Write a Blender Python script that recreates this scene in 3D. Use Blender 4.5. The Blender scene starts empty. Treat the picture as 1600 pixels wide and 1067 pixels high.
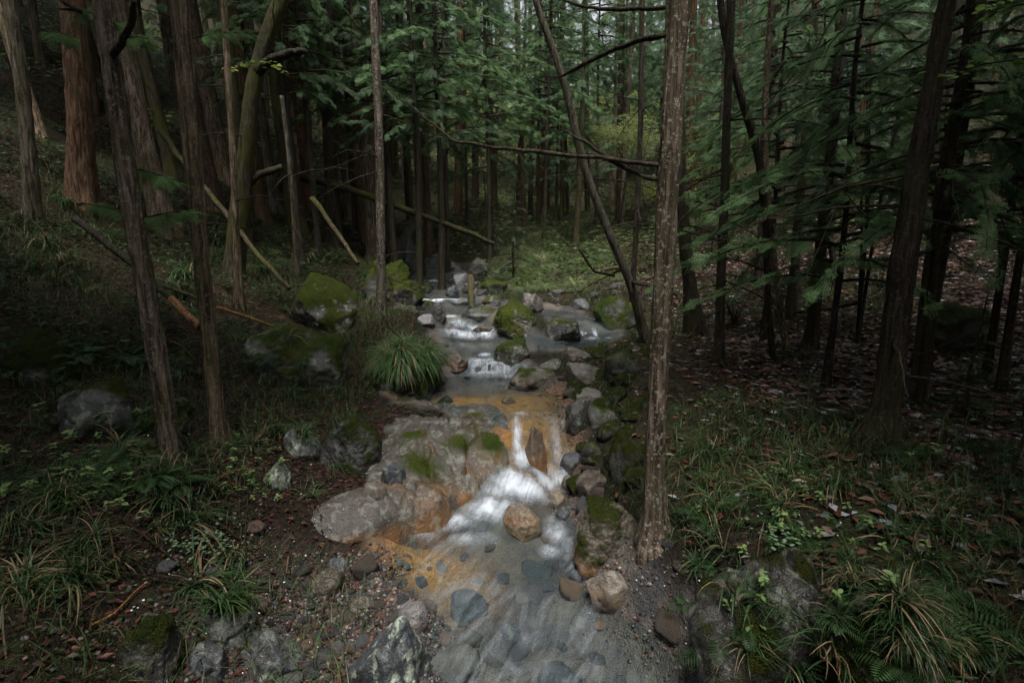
import bpy, bmesh, math, random
import numpy as np
from mathutils import Vector, Matrix

R = math.radians
random.seed(7); RNG = np.random.default_rng(7)
scene = bpy.context.scene
COL = scene.collection

# ------------------------------------------------------------------ camera
CAM_H, PITCH, FPX = 2.3, R(10.7), 850.0
cam_d = bpy.data.cameras.new('camera'); cam = bpy.data.objects.new('camera', cam_d); COL.objects.link(cam)
cam_d.sensor_width = 36; cam_d.lens = FPX / 1600 * 36
cam_d.clip_start = 0.05; cam_d.clip_end = 500
cam.location = (0, 0, CAM_H); cam.rotation_euler = (R(90) - PITCH, 0, 0)
scene.camera = cam

# ------------------------------------------------------------------ sky, sun, exposure
SUN_EL, SUN_AZ = R(70), R(180)           # azimuth measured from +Y towards +X
world = bpy.data.worlds.new('World'); scene.world = world; world.use_nodes = True
wn, wl = world.node_tree.nodes, world.node_tree.links
bg = wn['Background']; sky = wn.new('ShaderNodeTexSky'); sky.sky_type = 'NISHITA'; sky.sun_disc = False
sky.sun_elevation = SUN_EL; sky.sun_rotation = SUN_AZ; sky.dust_density = 4.0; sky.air_density = 1.0; sky.ozone_density = 1.0
hs = wn.new('ShaderNodeHueSaturation'); hs.inputs['Saturation'].default_value = 0.22
wl.new(sky.outputs[0], hs.inputs['Color']); wl.new(hs.outputs[0], bg.inputs[0]); bg.inputs[1].default_value = 0.06
sun_d = bpy.data.lights.new('sun', 'SUN'); sun_d.energy = 1.5; sun_d.angle = R(14); sun_d.color = (1.0, 0.96, 0.9)
sun = bpy.data.objects.new('sun', sun_d); COL.objects.link(sun)
sdir = Vector((math.sin(SUN_AZ) * math.cos(SUN_EL), math.cos(SUN_AZ) * math.cos(SUN_EL), math.sin(SUN_EL)))
sun.rotation_euler = (-sdir).to_track_quat('-Z', 'Y').to_euler(); sun.location = (6, 12, 25)
vs = scene.view_settings; vs.view_transform = 'Standard'; vs.look = 'None'; vs.gamma = 1.0; vs.use_curve_mapping = False
vs.exposure = 2.05
cy = scene.cycles
cy.use_denoising = True; cy.max_bounces = 5; cy.diffuse_bounces = 3; cy.glossy_bounces = 1; cy.transmission_bounces = 3; cy.use_adaptive_sampling = True; cy.adaptive_threshold = .015; cy.adaptive_min_samples = 24
cy.transparent_max_bounces = 8; cy.caustics_reflective = False; cy.caustics_refractive = False; cy.sample_clamp_indirect = 4.0

# ------------------------------------------------------------------ noise and mesh helpers
def _hash(ix, iy, iz, seed):
    with np.errstate(over='ignore'):
        n = (ix.astype(np.int64).astype(np.uint32) * np.uint32(374761393) + iy.astype(np.int64).astype(np.uint32) * np.uint32(668265263)
             + iz.astype(np.int64).astype(np.uint32) * np.uint32(1274126177) + np.uint32((seed * 974634777) & 0xffffffff))
        n = (n ^ (n >> np.uint32(13))) * np.uint32(1103515245)
        n = (n ^ (n >> np.uint32(15))) * np.uint32(2246822519)
        n = n ^ (n >> np.uint32(16))
    return (n & np.uint32(0xffffff)).astype(np.float64) / 0xffffff
def vnoise(p, seed=0):
    p = np.asarray(p, float); i = np.floor(p); f = p - i; f = f * f * f * (f * (f * 6 - 15) + 10)
    x, y, z = i[..., 0], i[..., 1], i[..., 2]; fx, fy, fz = f[..., 0], f[..., 1], f[..., 2]
    def c(a, b, d): return _hash(x + a, y + b, z + d, seed)
    x00 = c(0,0,0) * (1 - fx) + c(1,0,0) * fx; x10 = c(0,1,0) * (1 - fx) + c(1,1,0) * fx
    x01 = c(0,0,1) * (1 - fx) + c(1,0,1) * fx; x11 = c(0,1,1) * (1 - fx) + c(1,1,1) * fx
    return (x00 * (1 - fy) + x10 * fy) * (1 - fz) + (x01 * (1 - fy) + x11 * fy) * fz
def fbm(p, o=4, seed=0, gain=.5):
    p = np.asarray(p, float); a, s, t = 1.0, 0, 0
    for k in range(o):
        s = s + a * vnoise(p * 2.03 ** k + 17.3 * k, seed + k); t += a; a *= gain
    return s / t
def sst(a, b, x):
    t = np.clip((x - a) / (b - a), 0, 1); return t * t * (3 - 2 * t)
def xyz(x, y, z=0.0):
    x, y = np.broadcast_arrays(np.asarray(x, float), np.asarray(y, float)); return np.stack([x, y, np.broadcast_to(np.asarray(z, float), x.shape)], -1)

def mesh(name, V, F, mat=None, smooth=True, attrs=None, col=None):
    V = np.ascontiguousarray(V, dtype=np.float32); F = np.ascontiguousarray(F, dtype=np.int32)
    me = bpy.data.meshes.new(name); M, k = F.shape
    me.vertices.add(len(V)); me.vertices.foreach_set('co', V.ravel())
    me.loops.add(M * k); me.loops.foreach_set('vertex_index', F.ravel())
    me.polygons.add(M); me.polygons.foreach_set('loop_start', np.arange(M, dtype=np.int32) * k)
    me.polygons.foreach_set('use_smooth', np.full(M, smooth, dtype=bool))
    me.update(calc_edges=True)
    for nm, arr in (attrs or {}).items():
        arr = np.asarray(arr, dtype=np.float32)
        if arr.ndim == 2:
            a = me.attributes.new(nm, 'FLOAT_VECTOR', 'POINT'); a.data.foreach_set('vector', arr.ravel())
        else:
            a = me.attributes.new(nm, 'FLOAT', 'POINT'); a.data.foreach_set('value', arr)
    if col is not None:
        a = me.attributes.new('col', 'FLOAT_COLOR', 'POINT')
        c4 = np.ones((len(V), 4), dtype=np.float32); c4[:, :3] = col; a.data.foreach_set('color', c4.ravel())
    if mat: me.materials.append(mat)
    return me
def obj(name, me, parent=None, loc=None, rot=None, scale=None):
    o = bpy.data.objects.new(name, me); COL.objects.link(o)
    if parent: o.parent = parent
    if loc is not None: o.location = loc
    if rot is not None: o.rotation_euler = rot
    if scale is not None: o.scale = (scale,) * 3 if np.isscalar(scale) else scale
    return o
def tag(o, label=None, cat=None, group=None, kind=None):
    if label: o['label'] = label
    if cat: o['category'] = cat
    if group: o['group'] = group
    if kind: o['kind'] = kind
    return o
def empty(name, loc, label, cat, group=None):
    o = bpy.data.objects.new(name, None); COL.objects.link(o); o.location = loc; o.empty_display_size = .1
    return tag(o, label, cat, group)
class Acc:
    """Collects pieces of one part into one mesh."""
    def __init__(s): s.V, s.F, s.C, s.n = [], [], [], 0
    def add(s, V, F, c=None):
        s.V.append(V); s.F.append(np.asarray(F) + s.n); s.n += len(V)
        if c is not None: s.C.append(np.broadcast_to(np.asarray(c, float), (len(V), 3)))
    def mesh(s, name, mat, smooth=True, attrs=None):
        return mesh(name, np.concatenate(s.V), np.concatenate(s.F), mat, smooth, attrs, np.concatenate(s.C) if s.C else None)

def tube(P, Rd, k=10, disp=None, cap=True):
    """Quad tube along points P with radii Rd; disp(theta, s, P) adds to the radius."""
    P = np.asarray(P, float); Rd = np.asarray(Rd, float); n = len(P)
    T = np.gradient(P, axis=0); T /= np.linalg.norm(T, axis=1)[:, None] + 1e-9
    ref = np.array([1., 0, 0]) if abs(T[0, 0]) < .8 else np.array([0, 1., 0])
    A = np.cross(T, ref); A /= np.linalg.norm(A, axis=1)[:, None] + 1e-9; B = np.cross(T, A)
    th = np.linspace(0, 2 * np.pi, k, endpoint=False)
    s = np.concatenate([[0], np.cumsum(np.linalg.norm(np.diff(P, axis=0), axis=1))])
    rr = np.broadcast_to(Rd[:, None], (n, k)).copy()
    if disp is not None: rr = rr + disp(th[None, :], s[:, None], rr)
    V = P[:, None, :] + rr[..., None] * (np.cos(th)[None, :, None] * A[:, None, :] + np.sin(th)[None, :, None] * B[:, None, :])
    i = np.arange(n - 1)[:, None]; j = np.arange(k)[None, :]; j2 = (j + 1) % k
    F = np.stack([i * k + j, i * k + j2, (i + 1) * k + j2, (i + 1) * k + j], -1).reshape(-1, 4)
    V = V.reshape(-1, 3)
    if cap:
        c0, c1 = P[0] + .0 * T[0], P[-1]
        V = np.concatenate([V, c0 + (V[:k] - c0) * .02, c1 + (V[(n - 1) * k:n * k] - c1) * .02])
        b = n * k; jj = np.arange(k); j3 = (jj + 1) % k
        F = np.concatenate([F, np.stack([b + jj, b + j3, j3, jj], -1), np.stack([(n - 1) * k + jj, (n - 1) * k + j3, b + k + j3, b + k + jj], -1)])
    return V, F
def resample(P, Rd, step):
    P = np.asarray(P, float); Rd = np.asarray(Rd, float)
    s = np.concatenate([[0], np.cumsum(np.linalg.norm(np.diff(P, axis=0), axis=1))]); m = max(4, int(s[-1] / step))
    q = np.linspace(0, s[-1], m)
    # smooth: Catmull-like through linear + box filter
    out = np.stack([np.interp(q, s, P[:, a]) for a in range(3)], -1); r = np.interp(q, s, Rd)
    w = max(1, int(m / max(6, len(P) * 3)))
    if w > 1:
        for _ in range(2):
            pad = np.concatenate([2 * out[:1] - out[1:w + 1][::-1], out, 2 * out[-1:] - out[-w - 1:-1][::-1]])
            ker = np.ones(2 * w + 1) / (2 * w + 1)
            out = np.stack([np.convolve(pad[:, a], ker, 'valid') for a in range(3)], -1)
    return out, r

# ------------------------------------------------------------------ pixel -> place (used to survey the site)
cp, sp_ = math.cos(PITCH), math.sin(PITCH)
def ray(px, py):
    v = -(py - 533.5) / FPX
    return np.array([(px - 800) / FPX, cp + v * sp_, -sp_ + v * cp])
def Wt(px, py, t): return np.array([0, 0, CAM_H]) + ray(px, py) * t
def Wy(px, py, y):
    d = ray(px, py); return np.array([0, 0, CAM_H]) + d * (y / d[1])

# ------------------------------------------------------------------ terrain function
def tps_fit(P, z, lam=1e-3):
    n = len(P); d = np.linalg.norm(P[:, None] - P[None], axis=-1)
    K = np.where(d > 0, d * d * np.log(d + 1e-9), 0) + lam * np.eye(n)
    Q = np.concatenate([np.ones((n, 1)), P], 1)
    A = np.block([[K, Q], [Q.T, np.zeros((3, 3))]]); w = np.linalg.solve(A, np.concatenate([z, np.zeros(3)]))
    return P, w
def tps_eval(m, x, y):
    P, w = m; sh = np.shape(x); X = np.stack([np.ravel(x), np.ravel(y)], -1); out = np.empty(len(X))
    for a in range(0, len(X), 20000):
        b = X[a:a + 20000]; d = np.linalg.norm(b[:, None] - P[None], axis=-1)
        out[a:a + 20000] = (np.where(d > 0, d * d * np.log(d + 1e-9), 0)) @ w[:-3] + w[-3] + b @ w[-2:]
    return out.reshape(sh)

ctrl = [Wt(*c) for c in [
    # left bank
    (40,290,8),(120,290,9),(130,470,5.6),(30,470,5.2),(220,490,5.6),(100,600,4.6),(50,700,3.8),(262,720,3.86),(342,690,4.36),(50,850,3.0),(180,820,3.25),(50,1000,2.45),
    (300,900,3.3),(200,1000,2.75),(360,850,3.55),(450,780,4.1),(450,680,4.9),(350,620,5.2),(450,600,6.2),(600,600,6.4),(550,640,5.8),(400,450,9),(300,480,7),(250,400,9),(450,330,14),(350,330,12),
    (600,350,17),(700,400,17.5),(640,430,14),(560,470,10),(520,500,9),(660,500,8.6),(690,560,7.6),(200,250,13),
    # behind
    (870,450,13.5),(820,450,13),(870,410,16.5),(870,370,19.5),(870,345,26),(960,400,16),(1000,380,18),(1100,420,14),(1000,460,11),(770,380,18.5),
    # right bank
    (1100,500,9.5),(1060,560,6.6),(1000,600,5.9),(960,640,5.6),(1100,650,5),(1200,800,3.3),(1080,900,3.05),(1030,850,3.5),(1250,1000,2.5),(1385,690,4.05),(1300,700,4.0),(1200,600,5.4),
    (1550,400,9),(1300,450,8.6),(1450,560,6),(1600,560,5.5),(1590,760,3.3),(1500,1000,2.4),(1400,850,2.9),(1600,340,12),(1350,380,12),(1200,450,9.5),(960,720,4.75),(950,800,4.3),(1010,950,3.0),
    # under the bedrock
    (640,680,5.45),(700,640,6.0),(600,780,4.55),(760,720,5.15)]]
ctrl = [np.array(c) for c in ctrl]
ctrl += [np.array(c, float) for c in [(-1.6,1.2,.25),(-3,0,.5),(-1.5,-4,.1),(-6,-4,1.8),(1.6,1.0,.4),(3,0,.7),(1.8,-4,.3),(7,-4,2.0),(-7,3,2.4),(-10,6,4.5),(-14,0,6.5),(-14,12,7.2),(8,3,2.2),(12,6,3.8),(14,0,5),(14,13,5),
    (-10,20,6.5),(-20,25,13),(-22,8,12),(9,20,4.0),(20,25,9.5),(22,8,9),(0,34,4.2),(-8,38,8),(8,38,6.5),(-30,50,24),(0,52,9),(-12,56,15),(12,56,13),(30,50,22),(0,75,19),(-35,75,34),(35,75,32),(-40,10,25),(40,10,20),(-35,-12,20),(35,-12,16),(0,-14,-.4),(3.5,16,2.1),(-5,24,4.2),(4,26,3.2)]]
CT = np.array(ctrl); TPS = tps_fit(CT[:, :2], CT[:, 2], 2e-3)

ZW_Y = [-15,1,2.5,4.2,4.45,4.7,4.95,5.28,5.48,6.8,7.02,7.16,8.25,8.45,8.62,8.75,9.05,9.2,10.6,10.8,13,14,16,20,30]
ZW_Z = [-.5,-.06,-.02,0,.03,.12,.26,.46,.525,.54,.57,.68,.735,.77,.86,.9,1.0,1.02,1.04,1.12,1.16,1.26,1.5,2.1,3.4]
L_Y = [-15,1.5,2.48,3.0,3.4,3.9,4.3,4.75,5.0,5.3,5.6,6.0,6.6,7.0,7.3,8.0,8.75,9.7,10.7,12,14,16,20,26]
L_X = [-.8,-.5,-.42,-.55,-.86,-.85,-.6,-.38,-.15,-.3,-1.15,-1.35,-.95,-.68,-.75,-1.0,-1.2,-1.9,-2.1,-2.2,-2.3,-2.7,-4.2,-6]
R_X = [1.2,.98,.93,.75,.53,.5,.47,.52,.55,.57,.6,.58,.35,.15,-.15,1.15,-.2,-.55,-.75,-.85,-1.2,-1.75,-3.4,-5.4]
BR = np.array([(-.9,10.5,1.03),(.4,10.2,1.01),(1.05,9.5,.99),(1.25,8.95,.97),(1.27,8.62,.80),(1.1,8.2,.735),(.8,8.0,.73)])
def zw(y): return np.interp(y, ZW_Y, ZW_Z)
def wob(x, y): return y + (fbm(xyz(np.asarray(x) * 2.1, np.asarray(y) * .4), 3, 41) - .5) * .75 * sst(3.9, 4.6, np.asarray(y))
def edges(y): return np.interp(y, L_Y, L_X), np.interp(y, L_Y, R_X)
def branch_dist(x, y):
    best = np.full(np.shape(x), 1e9); lev = np.zeros(np.shape(x))
    for a, b in zip(BR[:-1], BR[1:]):
        d = b[:2] - a[:2]; t = np.clip(((x - a[0]) * d[0] + (y - a[1]) * d[1]) / (d @ d), 0, 1)
        q = np.hypot(x - a[0] - t * d[0], y - a[1] - t * d[1]); l = a[2] + t * (b[2] - a[2])
        lev = np.where(q < best, l, lev); best = np.minimum(q, best)
    return best, lev
def ground_fn(x, y):
    base = tps_eval(TPS, x, y)
    n = fbm(xyz(x, y) * .9, 4, 3) - .5; n2 = fbm(xyz(x, y) * 4.5, 4, 9) - .5
    far = sst(10, 30, np.hypot(x, y))
    base = base + n * (.30 + 1.2 * far) + n2 * .11
    L, Rr = edges(y); e = np.maximum(L - x, x - Rr) + (fbm(xyz(x, y) * 2.2, 3, 21) - .5) * .22
    dep = .05 + .10 * fbm(xyz(x, y) * 2.4, 3, 31) + .09 * (1 - sst(3.6, 4.4, y))
    yw = wob(x, y); steep = np.clip((zw(yw + .06) - zw(yw - .06)) / .12 * 1.4, 0, 1)
    bed = zw(yw) - dep * np.clip(-e / .2, -.6, 1) + n2 * .05 + .02 + steep * (fbm(xyz(x, y) * 2.8, 3, 33) - .5) * .30
    fade = 1 - sst(17, 22, y)
    s = sst(-.05, .55, e); z = base * s + bed * (1 - s); z = base * (1 - fade) + z * fade
    q, lev = branch_dist(x, y); e2 = q - .34 - (fbm(xyz(x, y) * 2.2, 3, 21) - .5) * .2
    s2 = sst(-.05, .45, e2); bed2 = lev - .07 * np.clip(-e2 / .15, -.6, 1) + n2 * .04
    z = z * s2 + np.minimum(z, bed2) * (1 - s2)
    return z, np.minimum(e + 5 * (1 - fade), e2)

NX, NY = 410, 420
XK, YK, YC = 4.4, 3.9, 4.2
sx = np.linspace(-1, 1, NX); gx = 46 * np.sinh(XK * sx) / np.sinh(XK)
sy = np.linspace(-np.arcsinh(18.2 / 72 * np.sinh(YK)) / YK, 1, NY); gy = YC + 72 * np.sinh(YK * sy) / np.sinh(YK)
GX, GY = np.meshgrid(gx, gy, indexing='xy')
GZ, GE = ground_fn(GX, GY)
def G(x, y):
    x = np.asarray(x, float); y = np.asarray(y, float)
    fi = np.interp(x, gx, np.arange(NX)); fj = np.interp(y, gy, np.arange(NY))
    i = np.clip(fi.astype(int), 0, NX - 2); j = np.clip(fj.astype(int), 0, NY - 2); u, v = fi - i, fj - j
    return (GZ[j, i] * (1 - u) + GZ[j, i + 1] * u) * (1 - v) + (GZ[j + 1, i] * (1 - u) + GZ[j + 1, i + 1] * u) * v
def E(x, y):
    fi = np.interp(x, gx, np.arange(NX)); fj = np.interp(y, gy, np.arange(NY))
    return GE[np.clip(np.round(fj).astype(int), 0, NY - 1), np.clip(np.round(fi).astype(int), 0, NX - 1)]
def hit(px, py, tmin=1.6, tmax=70):
    t = np.arange(tmin, tmax, .01); d = ray(px, py); P = np.array([0, 0, CAM_H]) + t[:, None] * d
    below = P[:, 2] <= G(P[:, 0], P[:, 1])
    if not below.any(): return P[-1], t[-1]
    k = int(np.argmax(below)); return P[k], t[k]

# ------------------------------------------------------------------ materials
class NT:
    def __init__(s, name):
        s.m = bpy.data.materials.new(name); s.m.use_nodes = True; s.n = s.m.node_tree.nodes; s.l = s.m.node_tree.links; s.b = s.n['Principled BSDF']; s.out = s.n['Material Output']
    def node(s, t, **k):
        nd = s.n.new(t)
        for a, v in k.items(): setattr(nd, a, v)
        return nd
    def link(s, a, b): s.l.new(a, b)
    def put(s, sock, v):
        if hasattr(v, 'is_linked') or isinstance(v, bpy.types.NodeSocket): s.l.new(v, sock)
        else: sock.default_value = v
    def attr(s, nm, out='Fac'):
        a = s.node('ShaderNodeAttribute', attribute_name=nm); return a.outputs[out]
    def coord(s, kind='Object', scale=(1, 1, 1)):
        c = s.node('ShaderNodeTexCoord'); mp = s.node('ShaderNodeMapping'); s.link(c.outputs[kind], mp.inputs[0]); mp.inputs['Scale'].default_value = scale; return mp.outputs[0]
    def noise(s, vec, scale, detail=4, rough=.55, dist=0.0):
        t = s.node('ShaderNodeTexNoise'); s.link(vec, t.inputs['Vector']); t.inputs['Scale'].default_value = scale; t.inputs['Detail'].default_value = detail; t.inputs['Roughness'].default_value = rough; t.inputs['Distortion'].default_value = dist
        return t.outputs['Fac']
    def voro(s, vec, scale, out='Distance', feature='F1'):
        t = s.node('ShaderNodeTexVoronoi', feature=feature); s.link(vec, t.inputs['Vector']); t.inputs['Scale'].default_value = scale; return t.outputs[out]
    def ramp(s, fac, stops):
        r = s.node('ShaderNodeValToRGB'); e = r.color_ramp.elements
        while len(e) < len(stops): e.new(.5)
        for el, (p, c) in zip(e, stops): el.position = p; el.color = (c, c, c, 1) if np.isscalar(c) else (*c, 1)
        s.link(fac, r.inputs[0]); return r.outputs[0]
    def mix(s, fac, a, b, mode='MIX'):
        m = s.node('ShaderNodeMix', data_type='RGBA', blend_type=mode)
        s.put(m.inputs[0], fac)
        for sock, v in ((m.inputs[6], a), (m.inputs[7], b)):
            if isinstance(v, tuple): sock.default_value = (*v, 1)
            else: s.link(v, sock)
        return m.outputs[2]
    def math(s, op, a, b=0.0, clamp=False):
        m = s.node('ShaderNodeMath', operation=op, use_clamp=clamp); s.put(m.inputs[0], a); s.put(m.inputs[1], b); return m.outputs[0]
    def bump(s, h, strength=.5, dist=.02):
        b = s.node('ShaderNodeBump'); s.link(h, b.inputs['Height']); b.inputs['Strength'].default_value = strength; b.inputs['Distance'].default_value = dist; s.link(b.outputs[0], s.b.inputs['Normal']); return b
    def set(s, col=None, rough=None, spec=None):
        if col is not None: s.put(s.b.inputs['Base Color'], (*col, 1) if isinstance(col, tuple) else col)
        if rough is not None: s.put(s.b.inputs['Roughness'], rough)
        if spec is not None: s.b.inputs['Specular IOR Level'].default_value = spec
        return s.m

def mat_ground():
    t = NT('forest_floor'); v = t.coord('Object')
    n1 = t.noise(v, 2.2, 3); n2 = t.noise(v, 14, 4, .65); n3 = t.noise(v, 90, 1, .6)
    soil = t.mix(t.ramp(n2, [(.3, 0.0), (.7, 1.0)]), (.005, .004, .003), (.018, .0135, .0095))
    vc = t.voro(v, 34, 'Color'); sep = t.node('ShaderNodeSeparateColor'); t.link(vc, sep.inputs[0])
    leaf = t.ramp(sep.outputs[0], [(0, (.006, .0045, .0035)), (.5, (.018, .010, .007)), (.8, (.036, .016, .012)), (1, (.06, .04, .03))])
    c = t.mix(t.math('MULTIPLY', t.attr('litter'), t.ramp(n1, [(.3, .4), (.6, 1.0)])), soil, leaf)
    moss = t.mix(t.ramp(n3, [(.3, 0.0), (.7, 1.0)]), (.006, .010, .003), (.03, .045, .010))
    c = t.mix(t.math('MULTIPLY', t.attr('moss'), t.ramp(n2, [(.35, 0.0), (.6, 1.0)])), c, moss)
    vs_ = t.voro(v, 300, 'Color'); s2 = t.node('ShaderNodeSeparateColor'); t.link(vs_, s2.inputs[0])
    sand = t.ramp(s2.outputs[0], [(0, (.06, .052, .045)), (.35, (.09, .077, .065)), (.75, (.115, .098, .082)), (1, (.16, .14, .118))])
    sand = t.mix(t.ramp(n1, [(.40, 0.0), (.55, .9)]), sand, (.045, .045, .048))
    sand = t.mix(t.math('MULTIPLY', t.math('MULTIPLY', t.attr('rust'), t.ramp(n2, [(.32, .25), (.56, 1.0)])), t.ramp(n1, [(.3, .5), (.5, 1.0)])), sand, t.mix(n3, (.20, .095, .028), (.40, .20, .055)))
    c = t.mix(t.attr('bed'), c, sand)
    h = t.math('ADD', t.math('MULTIPLY', n2, 1.0), t.math('MULTIPLY', n3, .35))
    t.bump(h, .9, .05)
    return t.set(c, t.ramp(n2, [(.3, .55), (.7, .9)]), .12)

def mat_rock(name='granite', bedrock=False):
    t = NT(name); v = t.coord('Object'); oi = t.node('ShaderNodeObjectInfo')
    ad = t.node('ShaderNodeVectorMath', operation='ADD'); t.link(v, ad.inputs[0]); t.link(oi.outputs['Location'], ad.inputs[1]); v = ad.outputs[0]
    n1 = t.noise(v, 3.0, 3, .6); n2 = t.noise(v, 20, 4, .68); n3 = t.noise(v, 140, 1, .6)
    base = t.mix(t.ramp(n2, [(.3, 0.0), (.72, 1.0)]), t.mix(.62, oi.outputs['Color'], (.02, .02, .022)), oi.outputs['Color'])
    base = t.mix(t.ramp(n1, [(.4, 0.0), (.7, .6)]), base, t.mix(.6, oi.outputs['Color'], (.03, .028, .025)))
    sp = t.voro(v, 210, 'Color'); s2 = t.node('ShaderNodeSeparateColor'); t.link(sp, s2.inputs[0])
    base = t.mix(t.ramp(s2.outputs[0], [(.80, 0.0), (.86, .5)]), base, t.mix(.25, oi.outputs['Color'], (.5, .46, .42)))
    base = t.mix(t.ramp(s2.outputs[1], [(.78, 0.0), (.84, .6)]), base, (.02, .02, .02))
    rust = t.math('MULTIPLY', t.attr('rust'), t.ramp(n2, [(.25, .3), (.6, 1.0)]))
    base = t.mix(rust, base, t.mix(n2, (.21, .102, .032), (.085, .040, .015)))
    lich = t.math('MULTIPLY', t.attr('lichen'), t.ramp(t.noise(v, 11, 3, .7), [(.54, 0.0), (.60, .9)]))
    base = t.mix(lich, base, (.30, .34, .27))
    mc = t.mix(t.ramp(n3, [(.3, 0.0), (.7, 1.0)]), (.010, .016, .004), t.mix(t.ramp(n1, [(.35, 0.0), (.65, 1.0)]), (.034, .056, .011), (.080, .086, .014)))
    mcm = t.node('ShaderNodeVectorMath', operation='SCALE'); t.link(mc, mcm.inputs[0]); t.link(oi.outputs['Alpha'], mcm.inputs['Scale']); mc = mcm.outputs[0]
    mf = t.math('MULTIPLY', t.attr('moss'), t.ramp(n2, [(.22, .45), (.42, 1.0)]))
    c = t.mix(mf, base, mc)
    h = t.math('ADD', t.math('MULTIPLY', n2, 1.0), t.math('MULTIPLY', n3, t.math('ADD', t.math('MULTIPLY', t.attr('moss'), .9), .15)))
    t.bump(h, .75, .025)
    rough = t.math('ADD', t.math('MULTIPLY', t.attr('moss'), .4), t.ramp(n2, [(.3, .28), (.7, .6)]), True)
    t.set(c, rough, .5); t.link(t.math('SUBTRACT', .32, t.math('MULTIPLY', t.attr('moss'), .28)), t.b.inputs['Specular IOR Level']); return t.m

def mat_bark(name, dark, mid, pale, moss=0.0, lichen=.15, scale=1.0):
    t = NT(name); oi = t.node('ShaderNodeObjectInfo')
    v0 = t.coord('Object'); ad = t.node('ShaderNodeVectorMath', operation='ADD'); t.link(v0, ad.inputs[0]); t.link(oi.outputs['Location'], ad.inputs[1]); v = ad.outputs[0]
    mp = t.node('ShaderNodeMapping'); t.link(v, mp.inputs[0]); mp.inputs['Scale'].default_value = (34 * scale, 34 * scale, 3.4 * scale); w = mp.outputs[0]
    f = t.noise(w, 1.0, 4, .68, .6); big = t.noise(v, 2.6, 2, .6)
    c = t.ramp(f, [(.36, dark), (.50, mid), (.68, pale)])
    c = t.mix(t.ramp(big, [(.35, 0.0), (.7, .7)]), c, t.mix(.65, c, dark))
    r = oi.outputs['Random']
    hsv = t.node('ShaderNodeHueSaturation'); t.link(c, hsv.inputs['Color']); t.link(t.math('ADD', t.math('MULTIPLY', r, .6), .6), hsv.inputs['Value']); t.link(t.math('ADD', t.math('MULTIPLY', oi.outputs['Random'], .4), .75), hsv.inputs['Saturation']); c = hsv.outputs[0]
    lm = t.ramp(t.noise(v, 36, 3, .8), [(.555, 0.0), (.61, 1.0)])
    c = t.mix(t.math('MULTIPLY', lm, lichen), c, (.29, .28, .23))
    if moss:
        c = t.mix(t.math('MULTIPLY', t.ramp(big, [(.42, 0.0), (.62, 1.0)]), moss), c, (.05, .055, .012))
    t.bump(f, 1.0, .03)
    return t.set(c, .75, .10)

def mat_leaf(name, use_col=True, base=(.05, .09, .04), trans=.35, rough=.5, jitter=.5, spec=.15):
    t = NT(name); oi = t.node('ShaderNodeObjectInfo')
    c = t.attr('col', 'Color') if use_col else None
    if c is None:
        rgb = t.node('ShaderNodeRGB'); rgb.outputs[0].default_value = (*base, 1); c = rgb.outputs[0]
    hsv = t.node('ShaderNodeHueSaturation'); t.link(c, hsv.inputs['Color']); t.link(t.math('ADD', t.math('MULTIPLY', oi.outputs['Random'], jitter), 1 - jitter / 2), hsv.inputs['Value'])
    t.set(hsv.outputs[0], rough, spec)
    if trans:
        tr = t.node('ShaderNodeBsdfTranslucent'); t.link(hsv.outputs[0], tr.inputs[0]); mx = t.node('ShaderNodeMixShader'); mx.inputs[0].default_value = trans
        t.link(t.b.outputs[0], mx.inputs[1]); t.link(tr.outputs[0], mx.inputs[2]); t.link(mx.outputs[0], t.out.inputs[0])
    return t.m

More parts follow.
